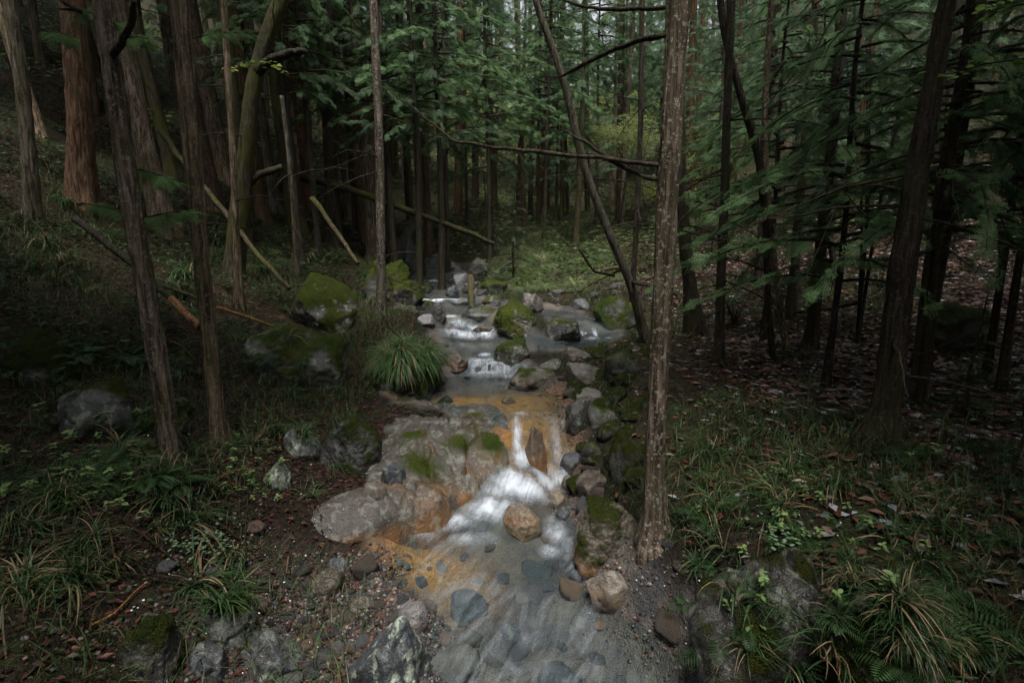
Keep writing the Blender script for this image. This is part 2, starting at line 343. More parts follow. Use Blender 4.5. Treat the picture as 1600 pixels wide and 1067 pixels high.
def mat_water():
    t = NT('stream_water'); flow = t.attr('flow', 'Vector'); foam = t.attr('foam'); v = t.coord('Object')
    mp = t.node('ShaderNodeMapping'); t.link(flow, mp.inputs[0]); mp.inputs['Scale'].default_value = (20, 3.4, 1)
    st = t.noise(mp.outputs[0], 1.0, 3, .6, .8)
    mp2 = t.node('ShaderNodeMapping'); t.link(flow, mp2.inputs[0]); mp2.inputs['Scale'].default_value = (7, 2.0, 1)
    st2 = t.noise(mp2.outputs[0], 1.0, 3, .55, 2.2)
    bm = t.node('ShaderNodeBump'); t.link(st2, bm.inputs['Height']); bm.inputs['Strength'].default_value = .5; bm.inputs['Distance'].default_value = .03
    tr = t.node('ShaderNodeBsdfTransparent'); tr.inputs[0].default_value = (.84, .92, .93, 1)
    gl = t.node('ShaderNodeBsdfGlossy'); gl.inputs['Roughness'].default_value = .10; t.link(bm.outputs[0], gl.inputs['Normal'])
    fr = t.node('ShaderNodeFresnel'); fr.inputs[0].default_value = 1.33; t.link(bm.outputs[0], fr.inputs['Normal'])
    m1 = t.node('ShaderNodeMixShader'); t.link(fr.outputs[0], m1.inputs[0]); t.link(tr.outputs[0], m1.inputs[1]); t.link(gl.outputs[0], m1.inputs[2])
    df = t.node('ShaderNodeBsdfDiffuse'); df.inputs[0].default_value = (.68, .75, .84, 1); tl = t.node('ShaderNodeBsdfTranslucent'); tl.inputs[0].default_value = (.68, .75, .84, 1)
    fm = t.node('ShaderNodeMixShader'); fm.inputs[0].default_value = .35; t.link(df.outputs[0], fm.inputs[1]); t.link(tl.outputs[0], fm.inputs[2])
    # foam where the attribute beats the streaks
    s = t.math('ADD', t.math('MULTIPLY', st, .65), t.math('MULTIPLY', st2, .35))
    a = t.math('SUBTRACT', t.math('ADD', foam, t.math('MULTIPLY', t.math('SUBTRACT', s, .5), t.math('ADD', t.math('MULTIPLY', foam, 1.6), .1))), .12, True)
    a = t.ramp(t.math('MULTIPLY', a, t.ramp(t.noise(v, 6, 2, .6), [(.30, .45), (.58, 1.1)])), [(0.0, 0.0), (.3, .25), (.85, .93)])
    mp3 = t.node('ShaderNodeMapping'); t.link(flow, mp3.inputs[0]); mp3.inputs['Scale'].default_value = (5.5, 1.5, 1)
    st3 = t.noise(mp3.outputs[0], 1.0, 3, .5, 1.8)
    silk = t.math('MULTIPLY', t.math('ADD', t.ramp(st3, [(.46, 0.0), (.68, 1.0)]), t.ramp(t.math('ABSOLUTE', t.math('SUBTRACT', st2, .5)), [(0.0, .35), (.10, 0.0)])), t.math('MULTIPLY', t.attr('foam_sheen'), .12))  # diffuse streaks standing in for thin foam and silky sky reflection
    a = t.math('MAXIMUM', a, silk)
    m2 = t.node('ShaderNodeMixShader'); t.link(a, m2.inputs[0]); t.link(m1.outputs[0], m2.inputs[1]); t.link(fm.outputs[0], m2.inputs[2]); t.link(m2.outputs[0], t.out.inputs[0])
    return t.m

M_GROUND, M_ROCK, M_WATER = mat_ground(), mat_rock(), mat_water()
M_BARK = mat_bark('cypress_bark', (.016, .012, .008), (.10, .072, .050), (.26, .205, .155), .25, .35)
M_BARK_RED = mat_bark('reddish_cypress_bark', (.024, .017, .012), (.125, .086, .057), (.29, .225, .165), .18, .85)
M_BARK_RUST = mat_bark('dark_reddish_bark', (.016, .009, .006), (.085, .045, .026), (.17, .105, .068), .25, .12)
M_BARK_DARK = mat_bark('dark_wet_bark', (.008, .006, .005), (.03, .022, .017), (.07, .055, .042), .25, .15)
M_BARK_MOSS = mat_bark('mossy_bark', (.012, .010, .006), (.04, .032, .02), (.08, .07, .045), .8, .1)
M_BARK_PALE = mat_bark('pale_bark', (.02, .017, .012), (.085, .072, .052), (.18, .155, .12), .25, .2)
M_WOOD = mat_bark('dead_wood', (.014, .011, .006), (.06, .046, .024), (.13, .10, .055), .6, .05)
M_WOOD_FRESH = mat_bark('split_orange_wood', (.09, .04, .018), (.26, .13, .055), (.42, .25, .12), 0, 0)
M_NEEDLE = mat_leaf('cypress_needles', trans=.4, rough=.65, spec=.08)
M_BROAD = mat_leaf('broad_leaves', trans=.45, rough=.4)
M_GRASS = mat_leaf('sedge_blades', trans=.3, rough=.4, jitter=.3)
M_LITTER = mat_leaf('fallen_leaves', trans=.05, rough=.35, jitter=0, spec=.4)
M_LITTER_DULL = mat_leaf('damp_red_leaves', trans=.05, rough=.55, jitter=0, spec=.15)
M_SPECK = mat_leaf('pale_specks', trans=.1, rough=.5, jitter=0)
M_GRAVEL = mat_leaf('wet_gravel', trans=0, rough=.35, jitter=0)

# ------------------------------------------------------------------ ground
litter = np.clip(sst(.25, .7, GE) * (.4 + .8 * fbm(xyz(GX, GY) * .8, 3, 51)), 0, 1)
bedm = (1 - sst(.06, .28, GE + (fbm(xyz(GX, GY) * 5, 3, 61) - .5) * .3))
gravel_bar = np.exp(-(((GX + 1.05) / .75) ** 2 + ((GY - 2.75) / .75) ** 2)); bedm = np.maximum(bedm, np.clip(gravel_bar * 1.6 - .3, 0, 1))
mossm = np.clip(fbm(xyz(GX, GY) * .7, 3, 71) * 1.5 - .45, 0, 1) * sst(.1, .5, GE)
mossm = np.maximum(mossm, .7 * sst(13, 20, GY))
mossm = np.maximum(mossm, sst(12, 14, GY) * (1 - sst(19, 23, GY)) * sst(-1.5, 0, GX) * (1 - sst(2.5, 4.5, GX)))
def blob(x, y, cx, cy, rx, ry): return np.exp(-(((x - cx) / rx) ** 2 + ((y - cy) / ry) ** 2))
def rust_fn(x, y): return np.clip(1.6 * blob(x, y, -.3, 5.95, .8, .32) + 1.3 * blob(x, y, .2, 5.1, .4, .45) + 1.2 * blob(x, y, -.72, 3.72, .36, .24) + .35 * blob(x, y, -.35, 3.4, .3, .3) + .9 * blob(x, y, -1.2, 9.5, .35, .2), 0, 1)
idx = np.arange(NX * NY).reshape(NY, NX)
GF = np.stack([idx[:-1, :-1], idx[:-1, 1:], idx[1:, 1:], idx[1:, :-1]], -1).reshape(-1, 4)
gm = mesh('ground', np.stack([GX, GY, GZ], -1).reshape(-1, 3), GF, M_GROUND, True, dict(litter=litter.ravel(), bed=bedm.ravel(), moss=mossm.ravel(), rust=rust_fn(GX, GY).ravel()))
tag(obj('ground', gm), 'forest floor of soil, litter and the sandy stream bed', 'ground', kind='structure')

# ------------------------------------------------------------------ water
FOAM = [  # px, py, half width m across, half length m along, strength
    (805,775,.30,.13,1.1),(855,755,.16,.09,1.0),(760,800,.26,.15,.9),(705,815,.22,.18,.7),(665,832,.2,.16,.45),(735,842,.24,.12,.45),(868,830,.10,.22,.6),(862,862,.10,.1,.6),(885,850,.08,.16,.4),
    (808,700,.05,.3,.85),(812,652,.10,.08,.5),(868,690,.07,.3,.5),(880,725,.06,.2,.6),(872,740,.1,.16,.85),(815,735,.1,.12,.9),(905,740,.05,.15,.6),(888,655,.10,.07,.45),(845,650,.2,.06,.2),
    (770,578,.36,.28,.75),(800,590,.2,.12,.5),(745,570,.18,.2,.65),(758,555,.10,.13,.6),(800,572,.12,.15,.7),
    (725,525,.35,.12,.75),(745,512,.22,.2,.65),(715,508,.18,.2,.6),(760,520,.14,.2,.8),(700,497,.2,.12,.7),(690,470,.5,.12,.8),(660,468,.3,.12,.6),(680,440,.3,.2,.5),(725,428,.3,.4,.5)]
FOAM_BR = [(925,530,.12,.08,.6),(930,515,.035,.16,.9),(910,518,.025,.12,.6),(950,527,.07,.06,.5)]
def water_hit(px, py):
    t = np.arange(1.6, 25, .01); d = ray(px, py); P = np.array([0, 0, CAM_H]) + t[:, None] * d
    k = int(np.argmax(P[:, 2] <= zw(P[:, 1]))); return P[k]
def foam_at(x, y, lst):
    f = np.zeros_like(x)
    for px, py, rx, ry, s in lst:
        c = water_hit(px, py); f = np.maximum(f, s * np.exp(-(((x - c[0]) / rx) ** 2 + ((y - c[1]) / ry) ** 2) * 1.1))
    return f
wy = np.concatenate([np.arange(-10, 2, .15), np.arange(2, 12, .02), np.arange(12, 18, .08)])
ws = np.linspace(0, 1, 84); WY, WS = np.meshgrid(wy, ws, indexing='ij'); Lw, Rw = edges(WY); WX = (Lw - .32) + WS * (Rw - Lw + .64)
WZ = zw(wob(WX, WY)); slope = np.gradient(WZ, wy, axis=0)
calm = 1 / (1 + 3 * np.abs(slope))
WZ = WZ + (fbm(np.stack([WX * 5, WY * 2.2, 0 * WX], -1), 3, 5) - .5) * .035 + np.clip(slope, 0, .9) * (fbm(np.stack([WX * 9, WY * 1.6, 0 * WX], -1), 3, 6) - .45) * .14
foam = foam_at(WX, WY, FOAM); foam = np.maximum(foam, sst(.25, .7, slope) * .26 * sst(.35, .6, fbm(np.stack([WX * 5, WY * 1.5, 0 * WX], -1), 3, 16)))
foam_sheen = (1 - .75 * sst(4.1, 4.7, WY)) * sst(.30, .60, fbm(np.stack([WX * 1.8 + WY * .8, WY * 1.1, 0 * WX], -1), 3, 66))
WZ = WZ + foam * .018
plen = np.concatenate([[0], np.cumsum(np.hypot(np.diff(wy), np.diff(zw(wy))))])[:, None] + 0 * WX
# flow across coordinate spreads fan-like below the fall
fan = sst(2.6, 4.6, WY); fu = WX - (4.6 - WY) * -.35 * (1 - 0 * fan) * (WY < 4.6)
wi = np.arange(WX.size).reshape(WX.shape); WF = np.stack([wi[:-1, :-1], wi[:-1, 1:], wi[1:, 1:], wi[1:, :-1]], -1).reshape(-1, 4)
wm = mesh('stream', np.stack([WX, WY, WZ], -1).reshape(-1, 3), WF, M_WATER, True, dict(foam=foam.ravel(), foam_sheen=foam_sheen.ravel(), flow=np.stack([fu, plen, 0 * plen], -1).reshape(-1, 3)))
tag(obj('stream', wm), 'clear stream with silky white cascades running between the boulders', 'stream', kind='structure')
# side channel
bs = np.concatenate([[0], np.cumsum(np.linalg.norm(np.diff(BR, axis=0), axis=1))]); q = np.arange(0, bs[-1], .025)
bp = np.stack([np.interp(q, bs, BR[:, a]) for a in range(3)], -1); bt = np.gradient(bp, axis=0)[:, :2]; bt /= np.linalg.norm(bt, axis=1)[:, None]; bn = np.stack([-bt[:, 1], bt[:, 0]], -1)
us = np.linspace(-.45, .45, 30); BXY = bp[:, None, :2] + us[None, :, None] * bn[:, None, :]
BZ = bp[:, 2][:, None] + (fbm(np.stack([BXY[..., 0] * 6, BXY[..., 1] * 4, 0 * BXY[..., 0]], -1), 3, 8) - .5) * .04 - .012
wi = np.arange(BZ.size).reshape(BZ.shape); WF = np.stack([wi[:-1, :-1], wi[1:, :-1], wi[1:, 1:], wi[:-1, 1:]], -1).reshape(-1, 4)
nz_ = np.cross(np.append(BXY[1, 0] - BXY[0, 0], 0), np.append(BXY[0, 1] - BXY[0, 0], 0))[2]
if nz_ < 0: WF = WF[:, ::-1]
bfoam = np.zeros_like(BZ)
for (px, py, rx, ry, s) in FOAM_BR:
    c = Wy(px, py, 8.62 if py < 522 else 8.4); bfoam = np.maximum(bfoam, s * np.exp(-(((BXY[..., 0] - c[0]) / rx) ** 2 + ((BXY[..., 1] - c[1]) / ry) ** 2)))
bm_ = mesh('side_channel', np.concatenate([BXY, BZ[..., None]], -1).reshape(-1, 3), WF, M_WATER, True, dict(foam=bfoam.ravel(), flow=np.stack([us[None, :] + 0 * BZ, q[:, None] + 0 * BZ, 0 * BZ], -1).reshape(-1, 3)))
tag(obj('side_stream', bm_), 'narrow side channel spilling over a small step beside the mossy boulder', 'stream', kind='structure')

# ------------------------------------------------------------------ bedrock outcrop
poly_s = [(572,640,5.9),(600,612,6.1),(690,620,6.1),(770,625,6.0),(800,645,5.72),(803,700,5.2),(797,745,4.95),(750,772,4.8),(722,800,4.65),(690,825,4.35),(600,852,4.1),(540,868,3.95),(440,862,3.75),(425,830,3.85),(470,790,4.15),(560,750,4.5),(585,700,5.1)]
inner_s = [(650,680,5.06),(700,660,5.45),(660,740,4.72),(600,790,4.22),(690,785,4.4),(770,690,5.15),(500,810,4.03),(600,832,4.10),(690,800,4.40),(760,640,5.75),(640,640,5.75),(720,720,4.95),(590,820,4.10)]
PO = np.array([Wt(*c) for c in poly_s]); PI_ = np.array([Wt(*c) for c in inner_s]); RT = tps_fit(np.concatenate([PO, PI_])[:, :2], np.concatenate([PO, PI_])[:, 2] + .03, 1e-3)
def poly_sd(x, y, P):
    d = np.full(x.shape, 1e9); ins = np.zeros(x.shape, bool); n = len(P)
    for i in range(n):
        a, b = P[i][:2], P[(i + 1) % n][:2]; e = b - a; t = np.clip(((x - a[0]) * e[0] + (y - a[1]) * e[1]) / (e @ e), 0, 1)
        d = np.minimum(d, np.hypot(x - a[0] - t * e[0], y - a[1] - t * e[1]))
        c = ((a[1] > y) != (b[1] > y)) & (x < (b[0] - a[0]) * (y - a[1]) / (b[1] - a[1] + 1e-12) + a[0]); ins ^= c
    return np.where(ins, -d, d)
ox = np.arange(-2.15, .5, .0115); oy = np.arange(3.2, 6.5, .0115); OX, OY = np.meshgrid(ox, oy)
wx = OX + (fbm(xyz(OX, OY) * 3, 4, 81) - .5) * .45; wyy = OY + (fbm(xyz(OX, OY) * 3, 4, 91) - .5) * .45
seeds = np.array([Wt(*c)[:2] for c in [(630,650,5.6),(645,715,4.9),(745,640,5.75),(772,695,5.15),(715,700,5.0),(728,768,4.75),(585,805,4.15)]])
D = np.sort(np.stack([np.hypot(wx - s[0], (wyy - s[1]) * .8) for s in seeds]), 0); f1, f2 = D[0], D[1]
crack = (1 - sst(0, .04, f2 - f1)) * sst(.15, .4, fbm(xyz(OX, OY) * 2.5, 2, 20))
sd2 = np.random.default_rng(5).uniform([-2, 3.4], [.4, 6.3], (46, 2)); D2 = np.sort(np.stack([np.hypot(wx - q[0], (wyy - q[1]) * .7) for q in sd2]), 0)[:2]; crack2 = (1 - sst(0, .02, D2[1] - D2[0])) * sst(.45, .6, fbm(xyz(OX, OY) * 2.2, 2, 24)); step2 = sd2[:, 0] * 0 + np.random.default_rng(6).uniform(-.025, .025, 46); near2 = np.argmin(np.stack([np.hypot(wx - q[0], (wyy - q[1]) * .7) for q in sd2]), 0)
sd = poly_sd(OX + (fbm(xyz(OX, OY) * 4, 3, 11) - .5) * .12, OY + (fbm(xyz(OX, OY) * 4, 3, 12) - .5) * .12, PO)
OZ = tps_eval(RT, OX, OY) - .085 * crack - .018 * crack2 + step2[near2] * .2 - .02 * (f1 / .5) ** 2 - .03 + (fbm(xyz(OX, OY) * 5, 5, 13, .55) - .5) * .075 + (fbm(xyz(OX, OY) * 30, 3, 14) - .5) * .012
lay = np.sin((OX * .55 + OY + .3 * fbm(xyz(OX, OY) * 2, 3, 15)) * 30) ; OZ = OZ - .007 * sst(.6, 1, lay)
OZ = OZ - np.where(sd > -.06, ((sd + .06) * 2.3) ** 1.0, 0) - np.where(sd > .03, (sd - .03) * 2.5, 0)
OZ = OZ - .13 * sst(5.65, 6.05, OY)
keep = sd < .16
gxn, gyn = np.gradient(OZ, .0115, .0115)[1], np.gradient(OZ, .0115, .0115)[0]
omoss = np.clip(sst(.52, .66, fbm(xyz(OX, OY) * 3.2, 4, 16)) * .8 + 0, 0, 1) * (OY > 4.45) * sst(-.4, -.0, -gyn + .2)
bm2 = sum(blob(OX, OY, *Wt(px, py, t)[:2], r, r * .8) for px, py, t, r in [(770,700,5.15,.13),(650,690,5.1,.08),(715,690,5.1,.10),(660,735,4.8,.14),(640,690,5.1,.07),(740,655,5.6,.1),(630,625,6,.1)])
omoss = np.clip(omoss * .7 + .5 * crack * sst(.5, .6, fbm(xyz(OX, OY) * 3, 2, 26)) + bm2 * 1.8 * (.4 + .9 * fbm(xyz(OX, OY) * 9, 3, 17)), 0, 1)
orust = sst(.25, .55, fbm(xyz(OX, OY) * 6, 4, 22)) * np.clip(.9 * crack + sst(.12, -.0, OZ - .06) * 1.0 + sst(.02, .0, f2 - f1) * .5 + blob(OX, OY, *Wt(790,740,4.95)[:2], .22, .3) + blob(OX, OY, *Wt(705,775,4.6)[:2], .22, .16) + .6 * blob(OX, OY, *Wt(640,775,4.4)[:2], .4, .1), 0, 1) * (OY < 5.7)
OZ = OZ + omoss * (.008 + .016 * fbm(xyz(OX, OY) * 45, 2, 18))
oi_ = np.arange(OX.size).reshape(OX.shape); q4 = np.stack([oi_[:-1, :-1], oi_[:-1, 1:], oi_[1:, 1:], oi_[1:, :-1]], -1).reshape(-1, 4)
q4 = q4[keep.ravel()[q4].all(1)]; used = np.unique(q4); remap = np.zeros(OX.size, int); remap[used] = np.arange(len(used))
om = mesh('bedrock_outcrop', np.stack([OX, OY, OZ], -1).reshape(-1, 3)[used], remap[q4], M_ROCK, True, dict(moss=omoss.ravel()[used], rust=orust.ravel()[used], lichen=(.25 * np.ones(OX.size))[used]))
oc = tag(obj('bedrock_outcrop', om), 'cracked grey and rust-stained granite bedrock sloping down beside the small waterfall', 'rock'); oc.color = (.064, .053, .043, 1)
# surface on which things may stand near the rock
def surf(x, y):
    x = np.asarray(x, float); y = np.asarray(y, float); g = G(x, y)
    fi = (x - ox[0]) / .0115; fj = (y - oy[0]) / .0115; ok = (fi > 0) & (fi < len(ox) - 2) & (fj > 0) & (fj < len(oy) - 2)
    i = np.clip(fi, 0, len(ox) - 2).astype(int); j = np.clip(fj, 0, len(oy) - 2).astype(int)
    return np.where(ok, np.maximum(g, np.where(keep[j, i], OZ[j, i], -9)), g)
def hit_s(px, py, tmin=1.6, tmax=70):
    t = np.arange(tmin, tmax, .01); d = ray(px, py); P = np.array([0, 0, CAM_H]) + t[:, None] * d
    below = P[:, 2] <= surf(P[:, 0], P[:, 1]); k = int(np.argmax(below)) if below.any() else len(t) - 1
    return P[k], t[k]

# ------------------------------------------------------------------ landmarks for the labels
LM = [(130,150,'the massive reddish trunk'),(35,150,'the grey furrowed trunk'),(245,580,'the grey-barked trunk'),(335,600,'the slender trunk'),(390,200,'the crooked mossy tree'),(595,250,'the thin straight trunk'),(510,475,'the moss-capped boulder'),(455,560,'the wide low boulder'),(635,550,'the big sedge tussock'),(805,500,'the rounded midstream boulder'),(925,280,'the leaning tree'),(1000,300,'the thin dark pole'),(1040,420,'the thick flecked trunk'),(817,815,'the round rust-brown boulder'),(945,815,'the wedge-shaped boulder'),(605,1010,'the angular blue-grey boulder'),(415,1020,'the grey facetted boulder'),(345,975,'the flat grey-green boulder'),(240,1020,'the dark round boulder'),(508,910,'the olive-tan stone'),(640,700,'the bedrock'),(840,700,'the waterfall'),(1400,520,'the big dark tree'),(1305,430,'the small slope tree'),(1130,400,'the straight dark trunk'),(1200,350,'the sinuous tree'),(870,420,'the grassy mound'),(735,455,'the short mossy log'),(1190,980,'the huge stream-side boulder'),(1380,980,'the lichen-blotched boulder'),(650,330,'the mossy fallen log'),(1500,520,'the mossy hump'),(800,400,'the conifer sapling'),(910,540,'the side fall'),(730,520,'the upper cascade')]
def to_px(P):
    d = np.asarray(P, float) - [0, 0, CAM_H]; dep = d[1] * cp - d[2] * sp_
    return (800 + FPX * d[0] / dep, 533.5 - FPX * (d[1] * sp_ + d[2] * cp) / dep) if dep > .3 else None
def where(P, tall=False):
    q = to_px(P)
    if q is None: return ''
    best = min(LM, key=lambda m: abs(m[0] - q[0]) + (.25 if tall else 1) * abs(m[1] - q[1])); dx, dy = q[0] - best[0], q[1] - best[1]; far = math.hypot(dx, 0 if tall else dy)
    how = 'just' if far < 28 else ('a little' if far < 70 else 'well')
    side = ('right of' if dx > 0 else 'left of') if tall or abs(dx) > abs(dy) else ('above' if dy < 0 else 'below')
    return f', {how} {side} {best[2]}'.replace('a little ', 'slightly ')

# ------------------------------------------------------------------ boulders and stones
ICO = {}
for k in (1, 2, 3, 4, 5, 6):
    b = bmesh.new(); bmesh.ops.create_icosphere(b, subdivisions=k, radius=1)
    ICO[k] = (np.array([v.co[:] for v in b.verts]), np.array([[v.index for v in f.verts] for f in b.faces])); b.free()
def vnormals(V, F):
    n = np.cross(V[F[:, 1]] - V[F[:, 0]], V[F[:, 2]] - V[F[:, 0]]); out = np.zeros_like(V)
    for a in range(3): np.add.at(out, F[:, a], n)
    return out / (np.linalg.norm(out, axis=1)[:, None] + 1e-12)
def rock_mesh(name, dims, seed, sub=5, ang=.6, moss=.5, rust=0., lichen=.2, waterline=None, yaw=0.):
    D, F = ICO[sub]; rs = np.random.default_rng(seed); o = rs.uniform(0, 100, 3)
    r = 1 + .65 * (fbm(D * 1.25 + o, 3, seed % 97) - .5) + .16 * (fbm(D * 3.4 + o, 3, seed % 89) - .5)
    for _ in range(15):
        n = rs.normal(size=3); n /= np.linalg.norm(n); d = rs.uniform(.58, .92); c = D @ n
        lim = np.where(c > .05, d / np.maximum(c, .05), 9); r = np.where(r > lim, r + (lim - r) * min(1, ang + .3), r)
    P = D * r[:, None]; P /= np.abs(P).max(0); P = P * np.asarray(dims); c_, s_ = math.cos(yaw), math.sin(yaw)
    P = np.stack([P[:, 0] * c_ - P[:, 1] * s_, P[:, 0] * s_ + P[:, 1] * c_, P[:, 2]], -1)
    N = vnormals(P, F); sc = float(np.mean(dims))
    P = P + N * ((fbm(P / sc * 3.2 + o, 4, 7) - .5) * .10 * sc)[:, None] + N * ((fbm(P * 26 + o, 3, 8) - .5) * min(.02, .06 * sc))[:, None]
    N = vnormals(P, F)
    m = sst(-.25, .42, N[:, 2] * .75 + (fbm(P * 5.5 + o, 4, 23) - .5) * 2.2 + (moss - .80) * 1.7)
    P = P + N * (m * (.006 + .018 * vnoise(P * 55 + o, 4)) * min(1, sc / .25))[:, None]
    ru = np.zeros(len(P))
    if waterline is not None: ru = rust * sst(.16, .0, P[:, 2] - waterline + (fbm(P * 8 + o, 3, 5) - .5) * .15)
    elif rust: ru = np.full(len(P), rust)
    return mesh(name, P, F, M_ROCK, True, dict(moss=m, rust=ru, lichen=np.full(len(P), lichen)))
GRAN, DARK, BLUE, TAN, PALE, BROWN = (.068, .062, .055), (.028, .026, .024), (.036, .043, .052), (.078, .06, .039), (.12, .108, .093), (.058, .038, .024)
BOULD = []
def boulder(px0, py0, px1, py1, label, color=GRAN, moss=.5, ang=.6, rust=0., lichen=.2, sub=5, seed=None, name='boulder', depth=1.0, sink=.15, yaw=None, bury=0.0, group=None, mossy=1.0):  # last argument scales moss colour; low values put shade into it
    P, t = hit_s((px0 + px1) / 2, min(py1 - .06 * (py1 - py0), 1062 if py1 < 1100 else py1 - 20))
    seed = seed if seed is not None else int(px0 * 7 + py0 * 13) % 9973
    rx = (px1 - px0) / 2 * t / FPX; rz = (py1 - py0) / 2 * t / FPX * 1.05; ry = depth * (rx * .6 + rz * .5)
    tc = t + ry * .55; rx *= tc / t; rz *= tc / t
    c = Wt((px0 + px1) / 2, (py0 + py1) / 2, tc)
    c[2] -= .42 * rz; rz *= 1.42
    low = G(c[0], c[1]); ext = max(0, (c[2] - rz) - (low - sink * rz)); rz2 = rz + ext / 2; c[2] -= ext / 2   # reach down into the ground
    BOULD.append((c.copy(), np.array([rx, ry, rz2]) * .88))
    wl_ = zw(c[1]) - c[2] if rust else None
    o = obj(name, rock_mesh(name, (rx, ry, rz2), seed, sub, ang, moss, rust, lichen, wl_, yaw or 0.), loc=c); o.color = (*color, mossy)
    return tag(o, label, 'boulder' if name == 'boulder' else 'stone', group)

B = boulder
def hit_b(px, py):
    P, t = hit_s(px, py); d = ray(px, py)
    for c, dm in BOULD:
        o_ = (np.array([0, 0, CAM_H]) - c) / dm; q = d / dm; a, b, k = q @ q, 2 * o_ @ q, o_ @ o_ - 1; ds = b * b - 4 * a * k
        if ds > 0:
            tt = (-b - math.sqrt(ds)) / (2 * a)
            if 1 < tt < t: t = tt; P = np.array([0, 0, CAM_H]) + d * t
    return P, t
B(458,430,560,522,'tall moss-capped boulder with white lichen patches, behind the wide flat boulder',GRAN,.80,.5,lichen=.9,sub=6,mossy=.95)
B(358,512,552,612,'wide low dark boulder with small plants growing on its top',(.07,.066,.06),.68,.45,mossy=1.0,lichen=.35,sub=6)
B(604,345,668,432,'big dark mossy block standing behind the thin straight trunk',DARK,.75,.7,mossy=.5,lichen=.1)
B(602,408,640,448,'small bright yellow-green moss boulder just behind the thin trunk',DARK,1.0,.4,lichen=.1,mossy=1.2)
B(606,440,660,480,'sloping moss-covered boulder at the upstream left water edge',GRAN,.85,.6,lichen=.3,mossy=1.0)
B(562,410,618,474,'dark mossy boulder half hidden by the thin straight trunk',DARK,.8,.5,lichen=.1)
B(588,548,690,614,'mossy rock under the drooping sedge tussock',DARK,.85,.4,lichen=.1)
B(768,470,844,532,'rounded boulder with yellow-green moss in midstream, above the white cascade',GRAN,.8,.5,rust=.1,lichen=.3,sub=6,mossy=1.0)
B(843,494,906,532,'dark wet boulder with moss cap beside the narrow side fall',DARK,.55,.5,lichen=.5)
B(764,530,829,574,'mottled mossy boulder below the rounded midstream one',GRAN,.6,.5,lichen=.6)
B(922,464,1002,514,'mossy boulder behind the leaning tree, above the side fall',DARK,.82,.4,lichen=.15)
B(793,576,874,610,'flat pale stone with a green moss strip at the pool edge',GRAN,.45,.5,rust=.3,lichen=.3)
B(880,562,938,604,'pale angular granite boulder above the flat pale slab',PALE,.2,.85,lichen=.2)
B(876,542,928,570,'brown rounded stone beside a dark one above the pale granite boulder',BROWN,.3,.6)
B(838,560,882,580,'greyish stone in the riffle right of the mottled boulder',GRAN,.2,.7,name='stone',sub=4)
B(898,602,946,632,'flat pale sandy slab on the stream edge above the dark upright stone',PALE,.05,.8,lichen=.1)
B(880,612,926,674,'dark upright stone with pale top beside the head of the waterfall',DARK,.2,.7,lichen=.3)
B(785,790,849,845,'round rust-brown boulder standing in the foam of the pool',(.13,.095,.068),.05,.1,rust=.6,lichen=.15,sub=6,depth=.9)
B(812,668,856,748,'rust-stained rock rib splitting the falling water in two',(.12,.08,.05),.02,.6,rust=.9,lichen=.05,depth=.7)
B(854,765,888,796,'small speckled round stone beside the foaming pool',(.19,.16,.12),.05,.3,rust=.3,lichen=.2)
B(864,792,896,813,'dark wet stone low in the water below the speckled stone',BLUE,.0,.5,name='stone',sub=4)
B(880,752,1012,882,'large wedge-shaped mossy boulder with rusty edge beside the pool',(.09,.07,.05),.66,.75,mossy=.5,rust=.8,lichen=.15,sub=6,depth=.8)
B(868,706,914,740,'dark wet stone at the right edge of the falling water',BLUE,.05,.5,lichen=.1)
B(872,738,902,770,'pale brown stone washed by the thin side trickle of the waterfall',TAN,.05,.5,name='stone',sub=4)
B(900,734,962,778,'brown wet boulder wedged above the large wedge-shaped boulder',BROWN,.35,.6)
B(952,668,1006,752,'dark mossy boulder against the foot of the foreground trunk',DARK,.75,.5,mossy=.5,lichen=.05)
B(905,690,950,725,'small mossy rock on the bank above the brown wet boulder',DARK,.5,.6,name='stone',sub=4)
B(538,958,678,1110,'large angular blue-grey boulder with pale lichen stripe at the water edge',(.045,.054,.06),.08,.9,lichen=.75,sub=6,depth=.8)
B(352,975,478,1066,'grey facetted boulder with dark moss patches on the gravel bar',(.065,.07,.072),.25,.8,lichen=.3,sub=6)
B(288,940,402,1008,'flat grey-green boulder lying behind the grey facetted boulder',(.045,.048,.045),.45,.7,lichen=.3,sub=6)
B(192,962,292,1100,'dark round boulder thick with moss at the foot of the bank',DARK,.85,.3,mossy=.5,lichen=.05,sub=6)
B(288,1006,362,1070,'blue-grey wet boulder squeezed between two larger boulders',BLUE,.1,.7,lichen=.2)
B(480,888,535,932,'olive-tan rounded stone lying on the gravel bar',TAN,.05,.4,lichen=.05)
B(538,928,584,958,'olive stone at the shallow water edge below the rounded tan one',TAN,.05,.5,name='stone',sub=4)
B(500,872,545,900,'dark slate-coloured stone behind the olive-tan rounded stone',BLUE,.05,.7,name='stone',sub=4)
B(618,940,672,985,'grey wet stone in the shallows above the angular blue-grey boulder',(.15,.14,.14),.05,.7,rust=.2,name='stone',sub=4)
B(590,718,634,758,'dark slate wedge resting on the bedrock',BLUE,.02,.9,name='stone',sub=5)
B(566,752,606,778,'small brown-grey stone beside the dark slate wedge on bedrock',(.15,.125,.1),.1,.6,name='stone',sub=4)
B(912,884,1008,955,'rusty and grey stone slab at the right edge of the pool',(.22,.19,.155),.3,.7,rust=.5,lichen=.2,depth=.7)
B(1068,872,1300,1120,'huge dark mossy boulder below the sedge tufts near the stream',(.022,.02,.018),.62,.5,lichen=.25,sub=6,depth=.7,mossy=.4)  # this boulder and the next two: corner shade put into rock and moss colours
B(1268,878,1490,1130,'huge mossy boulder with cream lichen blotches in the shaded corner',(.022,.02,.018),.62,.5,lichen=.55,sub=6,depth=.7,mossy=.4)
